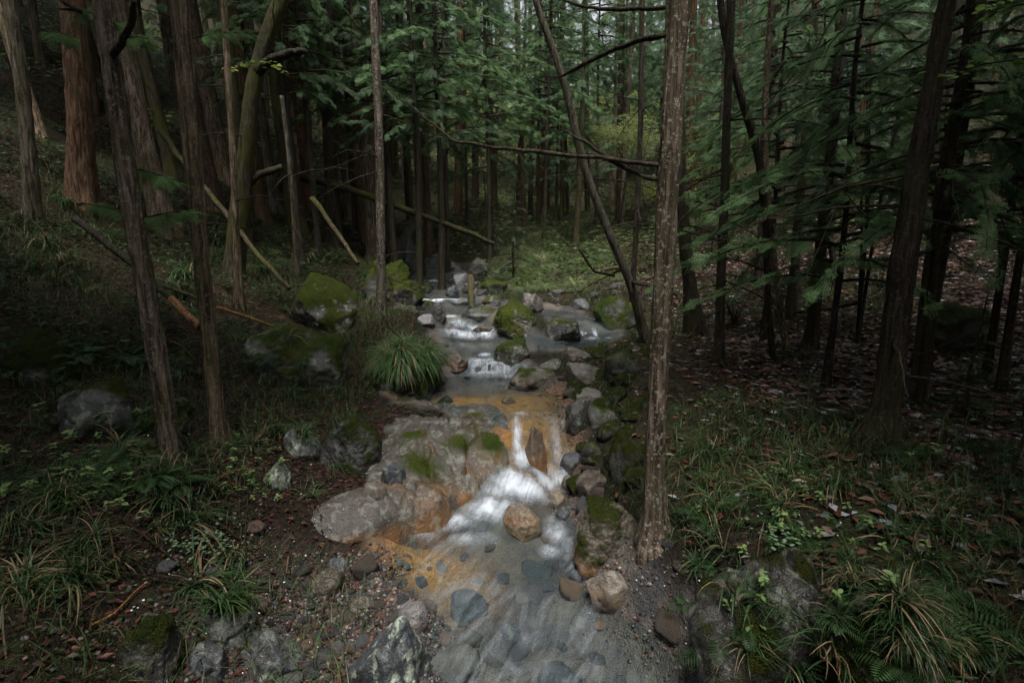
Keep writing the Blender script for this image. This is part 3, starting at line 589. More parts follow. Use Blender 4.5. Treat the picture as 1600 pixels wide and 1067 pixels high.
B(1196,862,1296,985,'dark rounded boulder wedged between the two huge mossy boulders',(.022,.02,.018),.55,.5,lichen=.15,mossy=.4)
B(500,656,598,742,'dark mossy boulder against the upper edge of the bedrock',DARK,.6,.6,mossy=.5,lichen=.1,sub=6)
B(444,662,502,722,'rock with bright white lichen patch among the red leaves',(.15,.15,.14),.4,.7,lichen=1.0)
B(408,722,452,764,'pale green lichen-covered stone above the striped sedge tuft',(.17,.2,.16),.2,.6,lichen=1.0)
B(106,598,214,690,'grey shaded rock in the ferny bank',(.06,.065,.065),.6,.6,mossy=.5,lichen=.35)
B(10,520,120,610,'mossy rock at the ledge of the ferny bank',DARK,.75,.5,mossy=.5,lichen=.2)
B(690,550,732,582,'brown wet boulder at the left of the lower riffle',BROWN,.1,.5,rust=.3)
B(737,503,776,530,'brown angular stone splitting the upper cascade',BROWN,.1,.7)
B(662,472,700,502,'dark wet boulder on the left lip of the upper cascade',DARK,.1,.6)
B(648,490,680,510,'pale topped stone left of the upper cascade',(.2,.2,.2),.15,.7,name='stone',sub=4)
B(692,446,722,470,'blue-grey stone upstream beside the small mossy log',BLUE,.05,.6)
B(703,462,738,480,'flat tan stone at the foot of the small mossy log',TAN,.2,.6,name='stone',sub=4)
B(726,404,766,440,'dark mossy boulder at the head of the stream',DARK,.6,.5)
B(708,424,734,446,'pale wet stone in the narrow head of the stream',(.18,.19,.2),.0,.7,name='stone',sub=4)
B(746,438,796,462,'mossy stone on the gravel beside the upper pool',DARK,.7,.5,name='stone',sub=4)
B(752,462,786,478,'low mossy stone on the sand by the upper pool',DARK,.5,.5,name='stone',sub=4)
B(720,480,792,502,'dark rock shelf with a root tangle above the cascade',DARK,.25,.6)
B(808,458,850,492,'pale grey boulder behind the rounded midstream boulder',PALE,.25,.6)
B(893,466,922,484,'slate-blue stone on the far sand bank',BLUE,.05,.6,name='stone',sub=4)
B(1452,478,1545,552,'mossy hump of rock among the leaf litter behind the big dark tree',DARK,.9,.3,mossy=.5,lichen=.05)
B(690,505,716,528,'brown rock in the middle of the upper white cascade',BROWN,.0,.6,name='stone',sub=4)
B(716,508,736,522,'small wet grey rock in the upper white cascade',BLUE,.0,.6,name='stone',sub=4)
B(940,550,1000,600,'dark mossy bank rock right of the pale granite boulder',DARK,.7,.5)
B(915,628,960,668,'grey mossy rock right of the dark upright stone',(.12,.12,.11),.4,.6,name='stone',sub=4)
B(780,618,806,632,'small orange-brown stone in the still pool',TAN,.0,.5,rust=.8,name='stone',sub=4)
B(775,974,815,998,'dark blue stone under the clear shallow water',BLUE,.0,.5,name='stone',sub=4,bury=.6)

# scattered stones, alike: shared meshes
stone_kinds = [rock_mesh('stone', (1, .8, .6), 500 + i, 3, 1.0, 0., 0., .1) for i in range(10)]
def scatter_stones(n, pick, size, label, group, colors, name='stone', sink=.25):
    pts = []
    tries = 0
    while len(pts) < n and tries < n * 60:
        tries += 1
        x, y = pick(); s = size()
        if float(poly_sd(np.array([x]), np.array([y]), PO)[0]) < .12: continue
        if any((x - a) ** 2 + (y - b) ** 2 < (.75 * (s + c)) ** 2 for a, b, c in pts): continue
        pts.append((x, y, s)); z = float(surf(x, y)) + s * (.6 * .5 - sink)
        o = obj(name, random.choice(stone_kinds), loc=(x, y, z), rot=(random.uniform(-.3, .3), random.uniform(-.3, .3), random.uniform(0, 6.28)), scale=s)
        c = random.choice(colors); k = random.uniform(.6, 1.15); o.color = (c[0] * k, c[1] * k, c[2] * k, .7)
        tag(o, ('larger ' if s > .09 else '') + label + where((x, y, z)), 'stone', group)
def pick_px(x0, y0, x1, y1):
    def f():
        P, t = hit_s(random.uniform(x0, x1), random.uniform(y0, y1)); return P[0], P[1]
    return f
mixc = [BLUE, GRAN, (.13, .12, .115), (.17, .10, .075), TAN, (.11, .11, .115), (.20, .12, .09)]
scatter_stones(120, lambda: (random.gauss(-1.05, .36), random.gauss(2.95, .42)), lambda: random.choice([.03, .035, .045, .055, .075]), 'small wet stone on the gravel bar', 'loose stones of the gravel bar', mixc)
def pick_edge():
    y = random.uniform(2.6, 13); L, Rr = edges(y); return (L + random.gauss(-.05, .14), y) if random.random() < .4 else (Rr + random.gauss(.12, .17), y)
scatter_stones(56, pick_edge, lambda: random.choice([.05, .06, .08, .1, .13]), 'wet stone at the stream edge', 'stones along the stream edge', [DARK, GRAN, BLUE, BROWN, (.14, .13, .12)])
def pick_bed():
    y = random.uniform(2.3, 4.2); L, Rr = edges(y); return random.uniform(L, Rr), y
scatter_stones(34, pick_bed, lambda: random.choice([.05, .07, .1, .14, .19]), 'stone under the clear front pool', 'stones under the front pool', [BLUE, (.06, .075, .09), TAN, (.2, .18, .16), (.22, .12, .06), (.17, .15, .13), (.26, .24, .21)], sink=.40)
scatter_stones(40, pick_px(690, 420, 980, 480), lambda: random.choice([.07, .1, .14, .18]), 'stone in the upstream rubble', 'rubble at the head of the stream', [DARK, GRAN, BLUE, BROWN])

moss_kinds = [rock_mesh('stone', (1, .85, .7), 700 + i, 4, .6, .75, 0., .15) for i in range(5)]
_keep = stone_kinds; stone_kinds = moss_kinds
scatter_stones(34, pick_px(900, 540, 1010, 760), lambda: random.choice([.09, .12, .16, .2]), 'dark mossy bank rock', 'mossy rocks of the near bank', [DARK, (.05, .05, .045), (.09, .085, .08)])
scatter_stones(16, pick_px(560, 400, 690, 500), lambda: random.choice([.12, .16, .22]), 'mossy rock by the upper pool', 'mossy rocks by the upper pool', [DARK, (.05, .05, .045)])
scatter_stones(14, pick_px(60, 560, 330, 720), lambda: random.choice([.08, .12, .16]), 'half-buried mossy rock in the ferny bank', 'mossy rocks in the ferny bank', [DARK, (.09, .09, .09)])
scatter_stones(14, pick_px(575, 600, 700, 632), lambda: random.choice([.05, .07, .1]), 'mossy stone at the head of the bedrock', 'mossy stones at the head of the bedrock', [DARK, (.09, .085, .08)])
stone_kinds = _keep

# gravel too fine to pick apart
def scatter_mesh(acc, V0, F0, P, S, yaw, col, tilt=None):
    n = len(P); c, s = np.cos(yaw), np.sin(yaw); V = np.broadcast_to(V0, (n,) + V0.shape).copy() * S.reshape(n, 1, -1)
    if tilt is not None:
        ct, st = np.cos(tilt)[:, None], np.sin(tilt)[:, None]; V = np.stack([V[..., 0], V[..., 1] * ct - V[..., 2] * st, V[..., 1] * st + V[..., 2] * ct], -1)
    V = np.stack([V[..., 0] * c[:, None] - V[..., 1] * s[:, None], V[..., 0] * s[:, None] + V[..., 1] * c[:, None], V[..., 2]], -1) + P[:, None, :]
    F = F0[None] + (np.arange(n) * len(V0))[:, None, None]
    acc.add(V.reshape(-1, 3), F.reshape(-1, F0.shape[1]), np.repeat(col, len(V0), axis=0))
pv, pf = ICO[1]; pv = pv * (1 + 1.1 * (fbm(pv * 1.7 + 3, 2, 3) - .5))[:, None] * np.array([1, .75, .5])
acc = Acc(); n = 5200
gxp = RNG.normal(-1.0, .5, n); gyp = RNG.normal(2.9, .5, n); k = (E(gxp, gyp) > -.15); gxp, gyp = gxp[k], gyp[k]
n2_ = 1500; ey = RNG.uniform(2.4, 6.5, n2_); eL, eR = edges(ey); side = RNG.random(n2_) < .25; ex_ = np.where(side, eL - RNG.normal(.05, .1, n2_), eR + RNG.normal(.1, .15, n2_)); gxp = np.concatenate([gxp, ex_]); gyp = np.concatenate([gyp, ey]); k = poly_sd(gxp, gyp, PO) > .04; gxp, gyp = gxp[k], gyp[k]; n = len(gxp)
pal = np.array([BLUE, GRAN, (.13, .12, .115), (.18, .09, .06), TAN, (.25, .22, .19), (.10, .05, .04)])
scatter_mesh(acc, pv, pf, np.stack([gxp, gyp, surf(gxp, gyp) + .002], -1), RNG.uniform(.007, .022, (n, 1)), RNG.uniform(0, 6.28, n), pal[RNG.integers(0, len(pal), n)] * RNG.uniform(.25, .75, (n, 1)))
tag(obj('gravel', acc.mesh('gravel', M_GRAVEL, False)), 'fine wet gravel between the stones of the bar', 'gravel', kind='stuff')

# ------------------------------------------------------------------ foliage prototypes
def rotm(yaw, pitch, roll):
    cy_, sy_, cp_, sp2, cr, sr = np.cos(yaw), np.sin(yaw), np.cos(pitch), np.sin(pitch), np.cos(roll), np.sin(roll)
    Rz = np.array([[cy_, -sy_, 0], [sy_, cy_, 0], [0, 0, 1]]); Ry = np.array([[cp_, 0, sp2], [0, 1, 0], [-sp2, 0, cp_]]); Rx = np.array([[1, 0, 0], [0, cr, -sr], [0, sr, cr]])
    return Rz @ Ry @ Rx
def blade(a, b, w, up=(0, 0, 1)):
    a, b = np.asarray(a, float), np.asarray(b, float); d = b - a; s = np.cross(d, up); s = s / (np.linalg.norm(s) + 1e-9) * w; m = a + d * .45
    return np.array([a, m + s, b, m - s])
def spray(seed, fine=True):
    """A flat drooping cypress spray, 1 long, along +X."""
    rs = np.random.default_rng(seed); Q, C = [], []
    g0 = np.array([.076, .124, .070])
    n = {2: 10, 1: 7, 0: 6}[int(fine)]
    for i in range(n):
        s = .06 + .94 * i / (n - 1) * .93; x = s; z = -.22 * s * s
        for sd_ in (1, -1):
            L = (.50 * (1 - s) ** .8 + .10) * rs.uniform(.8, 1.15); a = sd_ * rs.uniform(.65, .95)
            b = np.array([x + L * math.cos(a), L * math.sin(a), z - .28 * L * L - .1 * L * rs.random()]); a0 = np.array([x, 0, z])
            Q.append(blade(a0, b, .011 if fine == 2 else .018)); C.append(g0 * rs.uniform(.7, 1.1))
            m = max(1, int(L / {2: .075, 1: .12, 0: .16}[int(fine)]))
            for j in range(m):
                u = (j + .6) / (m + .3); p = a0 + (b - a0) * u
                for s2 in (1, -1):
                    l2 = {2: .13, 1: .18, 0: .22}[int(fine)] * (1.1 - u * .6) * rs.uniform(.7, 1.2); a2 = a + s2 * .75
                    tip = p + np.array([l2 * math.cos(a2), l2 * math.sin(a2), -.05 * l2 + rs.uniform(-.02, .02)])
                    Q.append(blade(p, tip, {2: .011, 1: .022, 0: .028}[int(fine)])); C.append(g0 * rs.uniform(.8, 1.5) + np.array([.006, .012, 0]) * u)
    Q.append(blade((0, 0, 0), (1.05, 0, -.24), .02)); C.append(g0)
    V = np.array(Q).reshape(-1, 3); F = np.arange(len(V)).reshape(-1, 4); return V, F, np.repeat(np.array(C), 4, axis=0)
SPR = [spray(i, 1) for i in range(4)]; SPR_F = [spray(40 + i, 2) for i in range(4)]; SPR_LO = [spray(20 + i, False) for i in range(3)]
def bough(seed, L, lo=False, density=1.0, droop=.35):
    """One bough: sprays along a drooping axis from origin along +X; returns sprays (V,F,C) and axis points."""
    rs = np.random.default_rng(seed); S = SPR_F if lo == 'fine' else (SPR_LO if lo else SPR)
    n = max(14, int(L * (14 if not lo else 11) * density)); fsc = min(1, .3 + .42 * L); n = 26 if lo == 'fine' else n; Vs, Fs, Cs, o = [], [], [], 0
    ax = lambda u: np.array([u * L, .05 * L * math.sin(u * 3 + seed), L * (.10 * u - droop * u * u)])
    for i in range(n):
        u = .18 + .82 * (i + rs.random() * .6) / n; p = ax(min(u, 1)); V, F, C = S[rs.integers(len(S))]
        sc = rs.uniform(.22, .40) * (1.15 - .4 * u) * (.75 if lo == 'fine' else (.85 if lo else .55)) * fsc; yaw = (1 if i % 2 else -1) * rs.uniform(.35, 1.1) * (1.05 - u * .8)
        Rm = rotm(yaw + rs.normal(0, .25), rs.uniform(-.1, .75) + .25 * u, rs.normal(0, .65))
        Vs.append((V * sc) @ Rm.T + p); Fs.append(F + o); Cs.append(C * rs.uniform(.75, 1.25)); o += len(V)
    return np.concatenate(Vs), np.concatenate(Fs), np.concatenate(Cs), np.array([ax(u) for u in np.linspace(0, 1, 6)])
def crown_meshes(name, h0, h1, Lmax, n, seed, lo=False, power=.7, density=1.0, tint=(1, 1, 1), droop=.35):
    rs = np.random.default_rng(seed); A, Bc = Acc(), Acc(); protos = [bough(seed * 10 + i, 1.0 * l, lo, density, droop) for i, l in enumerate(np.linspace(.5, 1, 6) * Lmax)]
    lens = np.linspace(.5, 1, 6) * Lmax
    for i in range(n):
        u = (i + rs.random()) / n; h = h0 + (h1 - h0) * u; L = Lmax * ((1 - u) ** power * .9 + .12) * rs.uniform(.7, 1.1)
        k = int(np.argmin(abs(lens - L))); V, F, C, ax = protos[k]; sc = L / lens[k]; yaw = i * 2.4 + rs.uniform(-.5, .5); Rm = rotm(yaw, rs.uniform(-.25, .15), rs.uniform(-.2, .2))
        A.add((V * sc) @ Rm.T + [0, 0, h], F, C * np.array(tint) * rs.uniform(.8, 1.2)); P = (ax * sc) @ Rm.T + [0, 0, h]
        v, f = tube(P, np.linspace(.008 + L * .008, .003, len(P)), 5, cap=False); Bc.add(v, f)
    return A.mesh(name, M_NEEDLE, False), Bc.mesh(name + '_boughs', M_BARK_DARK)
CR_HIGH = [crown_meshes('crown', 5.5, 13.5, 2.3, 52, 1 + i, True, density=1.2) for i in range(2)]
CR_LOW = [crown_meshes('crown', 2.2, 12.5, 2.0, 62, 5 + i, True) for i in range(2)]
CR_RIGHT = [crown_meshes('crown', 1.2, 4.6, 1.7, 42, 31, False, density=1.7, tint=(1.15, 1.2, .95), droop=.5)]  # tint brightens the leaf colour in place of light on these crowns
CR_NEAR = [crown_meshes('crown', 2.0, 6.6, 1.9, 42, 11 + i, False, density=1.4) for i in range(1)] * 2
CR_YOUNG = [crown_meshes('crown', .25, 2.6, .8, 30, 21 + i, False, .9) for i in range(2)]

# ------------------------------------------------------------------ trees
placed = []
def bark_disp(amp, seed, freq=1.0):
    def d(th, s, rr):
        p = np.stack([np.cos(th) * rr * 42 * freq + 0 * s, np.sin(th) * rr * 42 * freq + 0 * s, s * 2.6 * freq + 0 * th], -1)
        n = fbm(p, 4, seed); ridg = np.abs(n - .5) * 2
        lump = fbm(np.stack([np.cos(th) * 1.2 + 0 * s, np.sin(th) * 1.2 + 0 * s, s * 1.6 + 0 * th], -1), 3, seed + 9) - .5
        lobes = np.cos(th * 5 + seed) * .22 + np.cos(th * 3 + seed * 2) * .18
        fl = np.exp(-np.maximum(s - .3, 0) / .22)
        return amp * (sst(.0, .5, ridg) - .6) + lump * rr * .28 + rr * fl * (.42 + lobes)
    return d
def trunk_pts(pts, y, top):
    """pts: (px, py, width px) from the base up, all at world distance y; goes on to height top."""
    P = np.array([Wy(a, b, y) for a, b, _ in pts]); sc = np.array([y / ray(a, b)[1] for a, b, _ in pts]); Rd = np.array([w for *_, w in pts]) / 2 * sc / FPX * np.array([math.cos(math.atan((a - 800) / FPX)) ** 1.3 for a, *_ in pts])
    d = P[-1] - P[max(0, len(P) - 3)]; d /= np.linalg.norm(d) + 1e-9; d = d * .55 + np.array([0, 0, .45]); d /= np.linalg.norm(d)
    if top > P[-1, 2] + .3:
        k = (top - P[-1, 2]) / max(.4, d[2]); P = np.vstack([P, P[-1] + d * k * .5, P[-1] + d * k]); Rd = np.concatenate([Rd, [Rd[-1] * .7, Rd[-1] * .2]])
    dn = (P[1] - P[0]) / np.linalg.norm(P[1] - P[0]); low = P[0] - dn * (.3 + max(0, P[0, 2] - float(G(P[0, 0], P[0, 1]))))
    return np.vstack([low, P]), np.concatenate([Rd[:1], Rd])
def tree(pts, label, mat, y=None, top=12, k=28, step=.06, bark=.012, crown=None, crown_z=0, crown_s=1.0, name='cypress_tree', cat='tree', group=None, seed=None, twigs=0, branches=()):
    if y is None: y = float(hit(pts[0][0], pts[0][1])[0][1])
    seed = seed if seed is not None else int(pts[0][0] * 3 + pts[0][1]) % 991
    P, Rd = trunk_pts(pts, y, top); base = P[1].copy(); placed.append((base[0], base[1])); e = empty(name, base, label, cat, group)
    P2, R2 = resample(P - base, Rd, step); hi = P2[:, 2] < max(3.2, .45 * y + 1.4); kp = hi | (np.arange(len(P2)) % 8 == 0); kp[-1] = True; P2, R2 = P2[kp], R2[kp]; v, f = tube(P2, R2, k, bark_disp(bark, seed))
    obj('trunk', mesh('trunk', v, f, mat), e)
    if crown is not None:
        i = int(np.argmin(abs(P2[:, 2] - max(crown_z, 0)))); o1 = obj('crown', crown[0], e, loc=(P2[i, 0], P2[i, 1], crown_z), rot=(0, 0, seed), scale=crown_s); tag(obj('boughs', crown[1], o1), kind='stuff')
    for br in branches:   # each a list of (px, py, width px, y offset)
        Q = np.array([Wy(a, b, y + dy) for a, b, w, dy in br]) - base; r = np.array([w / 2 * (y + dy) / FPX for a, b, w, dy in br])
        Q, r = resample(Q, r, .05); Q = Q + (fbm(Q * 6 + seed, 3, 3)[:, None] - .5) * .05
        v, f = tube(Q, r, 8, lambda th, s, rr: (vnoise(np.stack([np.cos(th) * 2 + 0 * s, np.sin(th) * 2 + 0 * s, s * 30 + 0 * th], -1), 5) - .5) * rr * .5); obj('branch', mesh('branch', v, f, M_BARK_DARK), e)
    if twigs:
        A = Acc(); rs = np.random.default_rng(seed)
        for _ in range(twigs):
            i = int(rs.uniform(.15, .62) * len(P2)); a = rs.uniform(0, 6.28); L = rs.uniform(.4, 1.5); u = np.linspace(0, 1, 7)[:, None]
            Q = P2[i] + np.array([math.cos(a), math.sin(a), rs.uniform(-.3, .35)]) * L * u + np.array([0, 0, -1]) * L * .25 * u * u + (rs.random((7, 3)) - .5) * .06 * L * u
            v, f = tube(Q, np.linspace(.009, .002, 7) * (1 + L * .3), 5, cap=False); A.add(v, f)
            for _k in range(3):
                s0 = Q[rs.integers(2, 6)]; dd = rs.normal(size=3) * .3 * L; v, f = tube(np.linspace(s0, s0 + dd, 4), np.linspace(.004, .0015, 4), 4, cap=False); A.add(v, f)
        tag(obj('dead_twigs', A.mesh('dead_twigs', M_BARK_DARK), e), kind='stuff')
    return e
T = tree
T([(1022,852,46),(1018,800,32),(1026,640,31),(1034,480,33),(1044,280,35),(1053,130,36),(1062,0,37)],'thick rough cypress trunk with pale lichen flecks beside the waterfall',M_BARK_RED,top=13,k=72,step=.022,bark=.008,crown=CR_HIGH[0],crown_z=3,crown_s=.75,
  branches=[[(1038,55,9,0),(1000,62,8,.2),(960,78,7,.4),(915,100,6,.6),(880,118,4,.8),(855,118,2,.9)],[(1040,12,7,0),(990,14,6,.1),(930,14,5,.3),(880,0,4,.4)],
            [(1030,260,7,0),(980,254,7,.2),(910,244,6,.4),(835,235,6,.6),(770,232,5,.8),(710,218,4,1.0),(670,190,3,1.1),(610,140,2,1.2)],[(1026,282,8,0),(990,270,7,.2),(950,252,6,.3),(915,222,5,.4),(885,205,3,.5)]])
T([(268,722,38),(265,690,33),(246,560,34),(226,430,35),(206,330,36),(188,200,38),(172,100,38),(158,0,35)],'rough grey-barked trunk on the fern bank with a dark upcurved branch',M_BARK,top=12,k=64,step=.024,bark=.012,crown=CR_HIGH[1],crown_z=-.8,crown_s=1.15,
  branches=[[(178,88,10,0),(190,70,10,-.1),(204,40,9,-.2),(210,0,8,-.3)],[(165,62,7,0),(135,25,6,.1),(95,0,5,.2)]])
T([(344,692,30),(341,660,24),(330,560,25),(318,450,27),(308,330,29),(297,200,31),(289,100,32),(280,0,33)],'slender grey-brown trunk standing beside the wide low boulder',M_BARK,top=12,k=64,step=.024,bark=.010,crown=CR_HIGH[0],crown_z=-.8,crown_s=1.1)
T([(1372,690,66),(1385,640,50),(1398,520,47),(1412,400,47),(1428,300,44),(1446,190,40),(1466,80,36),(1482,0,34)],'big dark tree with reddish upper bark at the edge of the leaf litter',M_BARK_DARK,top=13,k=64,step=.026,bark=.012,crown=CR_HIGH[1],crown_z=-1.0,crown_s=1.2,twigs=8)
T([(1440,625,18),(1450,540,17),(1464,420,17),(1478,300,17),(1500,160,15),(1515,0,14)],'thin dark trunk leaning close behind the big dark tree',M_BARK_DARK,top=9,k=24,bark=.005,twigs=4)
T([(596,494,15),(595,400,14),(594,250,14),(588,100,14),(583,0,13)],'thin straight brown trunk rising from the sedge tussock',M_BARK_RED,top=11,k=28,step=.04,bark=.005,twigs=8)
T([(48,285,32),(44,220,27),(34,120,28),(20,30,28),(14,0,28)],'grey vertically furrowed trunk at the left border of the picture',M_BARK_PALE,y=7.4,top=12,k=48,step=.04,bark=.014,crown=CR_HIGH[0],crown_z=.5)
T([(128,292,54),(126,200,46),(120,100,46),(112,0,46)],'massive reddish peeling trunk on the upper slope behind the grey one',M_BARK_RUST,y=8.8,top=14,k=56,step=.04,bark=.018,crown=CR_HIGH[1],crown_z=1)
T([(374,335,34),(380,270,28),(388,200,28),(396,130,28),(410,80,26),(432,20,26),(440,0,26)],'dark crooked mossy tree with a forked limb on the slope',M_BARK_MOSS,y=9.2,top=9,k=32,step=.05,bark=.008,twigs=5,branches=[[(398,118,17,0),(420,95,14,-.1),(450,84,12,-.2),(478,80,8,-.2)],[(376,300,16,0),(400,275,12,.1),(440,262,9,.2)]])
T([(1010,532,14),(985,442,14),(950,360,13),(920,285,13),(900,210,13),(885,140,12),(862,70,11),(835,0,10)],'slim lichen-spotted tree leaning far over the stream',M_BARK_PALE,y=7.6,top=6,k=24,step=.05,bark=.004,twigs=10,name='leaning_tree',
  branches=[[(985,440,6,0),(1000,445,5,-.2),(1030,450,4,-.4)],[(960,430,5,0),(930,425,4,-.2),(905,390,4,-.3)]])
T([(988,455,9),(996,330,9),(1001,200,9),(1003,60,9),(1003,0,9)],'very thin dark pole-like tree behind the leaning tree',M_BARK_DARK,y=9.8,top=9,k=18,bark=.003,twigs=14)
T([(1088,520,34),(1076,440,22),(1068,360,20),(1062,250,18)],'dark flared trunk close behind the thick lichen-flecked trunk',M_BARK_DARK,y=7.8,top=9,k=28,bark=.006)
T([(1123,575,16),(1126,440,15),(1132,300,15),(1137,150,14),(1143,0,14)],'straight dark trunk amid the dead twigs right of the thick trunk',M_BARK_DARK,y=6.2,top=9,k=24,bark=.006,twigs=16)
T([(1210,585,12),(1200,470,11),(1196,330,13),(1186,240,14),(1160,160,14),(1146,110,13),(1130,50,12),(1125,0,12)],'dark sinuous tree curving up beside the broken orange stem',M_BARK_DARK,y=6.3,top=7,k=22,bark=.004,twigs=8,name='crooked_tree')
T([(1232,572,12),(1218,470,11),(1203,360,12),(1194,250,12),(1196,140,11),(1206,0,11)],'slim tree with a broken orange-brown stem under the conifer sprays',M_BARK_RED,y=6.6,top=7,k=20,bark=.004,twigs=4,branches=[[(1197,150,7,0),(1210,120,6,-.05),(1226,95,4,-.1)]])
T([(1305,450,18),(1302,410,11),(1296,360,10),(1290,280,9)],'small dark tree standing out on the leaf-covered slope',M_BARK_DARK,top=6,k=20,bark=.003,crown=CR_YOUNG[0],crown_z=1.0,crown_s=1.2)
T([(465,430,9),(458,330,8),(450,230,8),(440,150,7)],'thin pale dead stem standing among the slope grass',M_BARK_PALE,y=10.5,top=5,k=16,bark=.003,twigs=6)
T([(372,425,14),(368,330,12),(362,200,12),(352,60,12),(350,0,12)],'thin brown stem just behind the slender grey-brown trunk',M_BARK,y=7.6,top=9,k=20,bark=.005,twigs=4)
T([(520,330,26),(516,240,22),(514,120,22),(512,0,22)],'straight dark trunk above the mossy fallen log',M_BARK_DARK,y=13.5,top=13,k=24,bark=.008,crown=CR_LOW[0],crown_z=.5,twigs=6)
T([(900,378,10),(904,300,9),(908,210,9)],'orange-brown slim trunk at the back edge of the grassy mound',M_WOOD,y=18.5,top=9,k=16,bark=.004,crown=CR_LOW[1],crown_z=1.5,crown_s=.8)

# near conifers with visible sprays on the right and over the stream
def conifer(px, py, y, h, label, crown, s=1.0, mat=M_BARK_DARK, lean=0.0, zoff=0.0, r=.06, group=None, twigs=0):
    P = Wy(px, py, y); g = float(G(P[0], P[1])); rs = random.Random(int(px + py))
    e = empty('cypress_tree', (P[0], P[1], g), label, 'tree', group); e.rotation_euler = (rs.uniform(-.03, .03), lean, rs.uniform(0, 6.28) * (lean == 0))
    v, f = tube(*resample([(0, 0, -.3), (0, 0, 0), (.04, .02, h * .3), (-.03, .03, h * .6), (0, 0, h)], [r * 1.25, r * 1.2, r, r * .8, r * .15], .1), 14, bark_disp(.004, int(px) % 50)); obj('trunk', mesh('trunk', v, f, mat), e)
    o1 = obj('crown', crown[0], e, loc=(0, 0, zoff), scale=s); tag(obj('boughs', crown[1], o1), kind='stuff'); return e
conifer(1420,700,5.6,8,'dense green young conifer with sprays hanging before the big dark tree',CR_NEAR[0],.9,zoff=-.3)
conifer(1260,600,6.6,8,'leafy young conifer with low fans over the slope litter',CR_NEAR[1],.85,zoff=-.2)
conifer(1180,500,10.0,9,'conifer behind the dark sinuous tree',CR_NEAR[0],1.0,zoff=.6)
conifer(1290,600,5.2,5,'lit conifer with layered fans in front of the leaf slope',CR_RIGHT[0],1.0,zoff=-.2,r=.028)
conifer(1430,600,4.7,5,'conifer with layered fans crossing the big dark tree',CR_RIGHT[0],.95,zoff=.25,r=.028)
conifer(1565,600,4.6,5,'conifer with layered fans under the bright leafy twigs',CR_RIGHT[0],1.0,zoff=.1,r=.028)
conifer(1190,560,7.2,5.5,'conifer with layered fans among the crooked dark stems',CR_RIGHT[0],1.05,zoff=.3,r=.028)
conifer(1540,600,5.0,8,'dark conifer just inside the right border',CR_NEAR[0],.8,zoff=-.2,r=.028)
conifer(1235,500,8.2,8,'conifer with bushy fans behind the broken orange stem',CR_NEAR[0],.9,zoff=-.4)
conifer(470,400,11.5,9,'conifer hanging blue-green fans beside the forked limb',CR_NEAR[0],1.0,zoff=1.2)
conifer(655,420,12.6,10,'slim conifer right of the thin straight trunk',CR_NEAR[0],.95,zoff=1.4)
conifer(840,400,21,12,'full conifer behind the sapling on the mound',CR_NEAR[1],1.3,zoff=.6)
conifer(730,400,22,12,'wide conifer closing the view over the upper pool',CR_NEAR[0],1.4,zoff=.3)
conifer(868,380,25,13,'broad conifer behind the orange-brown slim trunk',CR_NEAR[0],1.5,zoff=1.0)
conifer(1115,400,15,10,'conifer behind the dark flared trunk',CR_NEAR[0],1.1,zoff=.6)
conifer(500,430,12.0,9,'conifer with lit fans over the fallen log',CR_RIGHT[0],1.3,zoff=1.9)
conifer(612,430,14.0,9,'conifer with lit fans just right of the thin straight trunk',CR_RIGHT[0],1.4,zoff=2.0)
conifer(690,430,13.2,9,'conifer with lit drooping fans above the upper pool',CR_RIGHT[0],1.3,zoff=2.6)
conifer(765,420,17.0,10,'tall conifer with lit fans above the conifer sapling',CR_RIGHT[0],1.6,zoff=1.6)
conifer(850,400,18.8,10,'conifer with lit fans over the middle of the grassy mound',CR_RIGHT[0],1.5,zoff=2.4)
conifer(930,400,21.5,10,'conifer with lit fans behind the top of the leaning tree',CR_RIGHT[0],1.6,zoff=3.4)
conifer(620,480,13.0,11,'conifer with blue-green fans over the left side of the stream',CR_NEAR[1],1.05,zoff=1.0)
conifer(700,430,15.5,11,'full conifer with drooping fans above the head of the stream',CR_NEAR[0],1.15,zoff=.9)
conifer(770,430,19.5,12,'conifer standing behind the head of the stream',CR_LOW[0],1.0)
conifer(560,440,15.0,11,'conifer above the mossy fallen log',CR_NEAR[0],1.05,zoff=1.4)
conifer(803,430,14.2,2.6,'small bright conifer sapling at the edge of the grassy mound',CR_YOUNG[0],1.0,r=.025)
conifer(770,400,17.5,2.6,'young feathery conifer sapling behind the bright one',CR_YOUNG[1],.9,r=.025)
conifer(1500,720,4.1,1.0,'low feathery conifer sapling in the leaf litter beside the big dark tree',CR_YOUNG[0],.34,r=.014)
conifer(1590,740,3.7,1.0,'low conifer sapling at the right border',CR_YOUNG[1],.36,r=.014)
conifer(1560,860,2.9,.9,'tiny dark conifer sapling low in the shaded corner',CR_YOUNG[1],.22,r=.01)

for i_, (px, pb, w, yy) in enumerate([(75,250,26,11),(205,240,20,12.5),(240,290,34,10),(263,245,22,13),(322,262,26,12),(345,240,28,14.5),(405,300,18,12.5),(425,285,16,14),(455,292,28,13),(484,300,20,15),(545,300,18,16),(562,295,13,15),(577,325,18,14),(640,318,12,16.5),(655,330,9,15.5),(690,335,8,17),(668,325,11,18)]):
    lean = (px - 800) * .11; mt = [M_BARK, M_BARK_RUST, M_BARK, M_BARK_MOSS, M_BARK_RUST][i_ % 5]
    T([(px, pb, w * 1.15), (px - 0 + lean * .25, pb * .75, w), (px + lean * .55, pb * .45, w), (px + lean, 0, w * .95)], ['brown', 'reddish', 'brown', 'mossy', 'reddish'][i_ % 5] + ' stand trunk on the slope' + where(Wy(px, pb - 80, yy), True), mt, y=yy, top=13, k=26, step=.07, bark=.010, crown=CR_HIGH[i_ % 2], crown_z=.5, group='stand trunks on the slope', twigs=3, seed=i_ * 7 + 3)

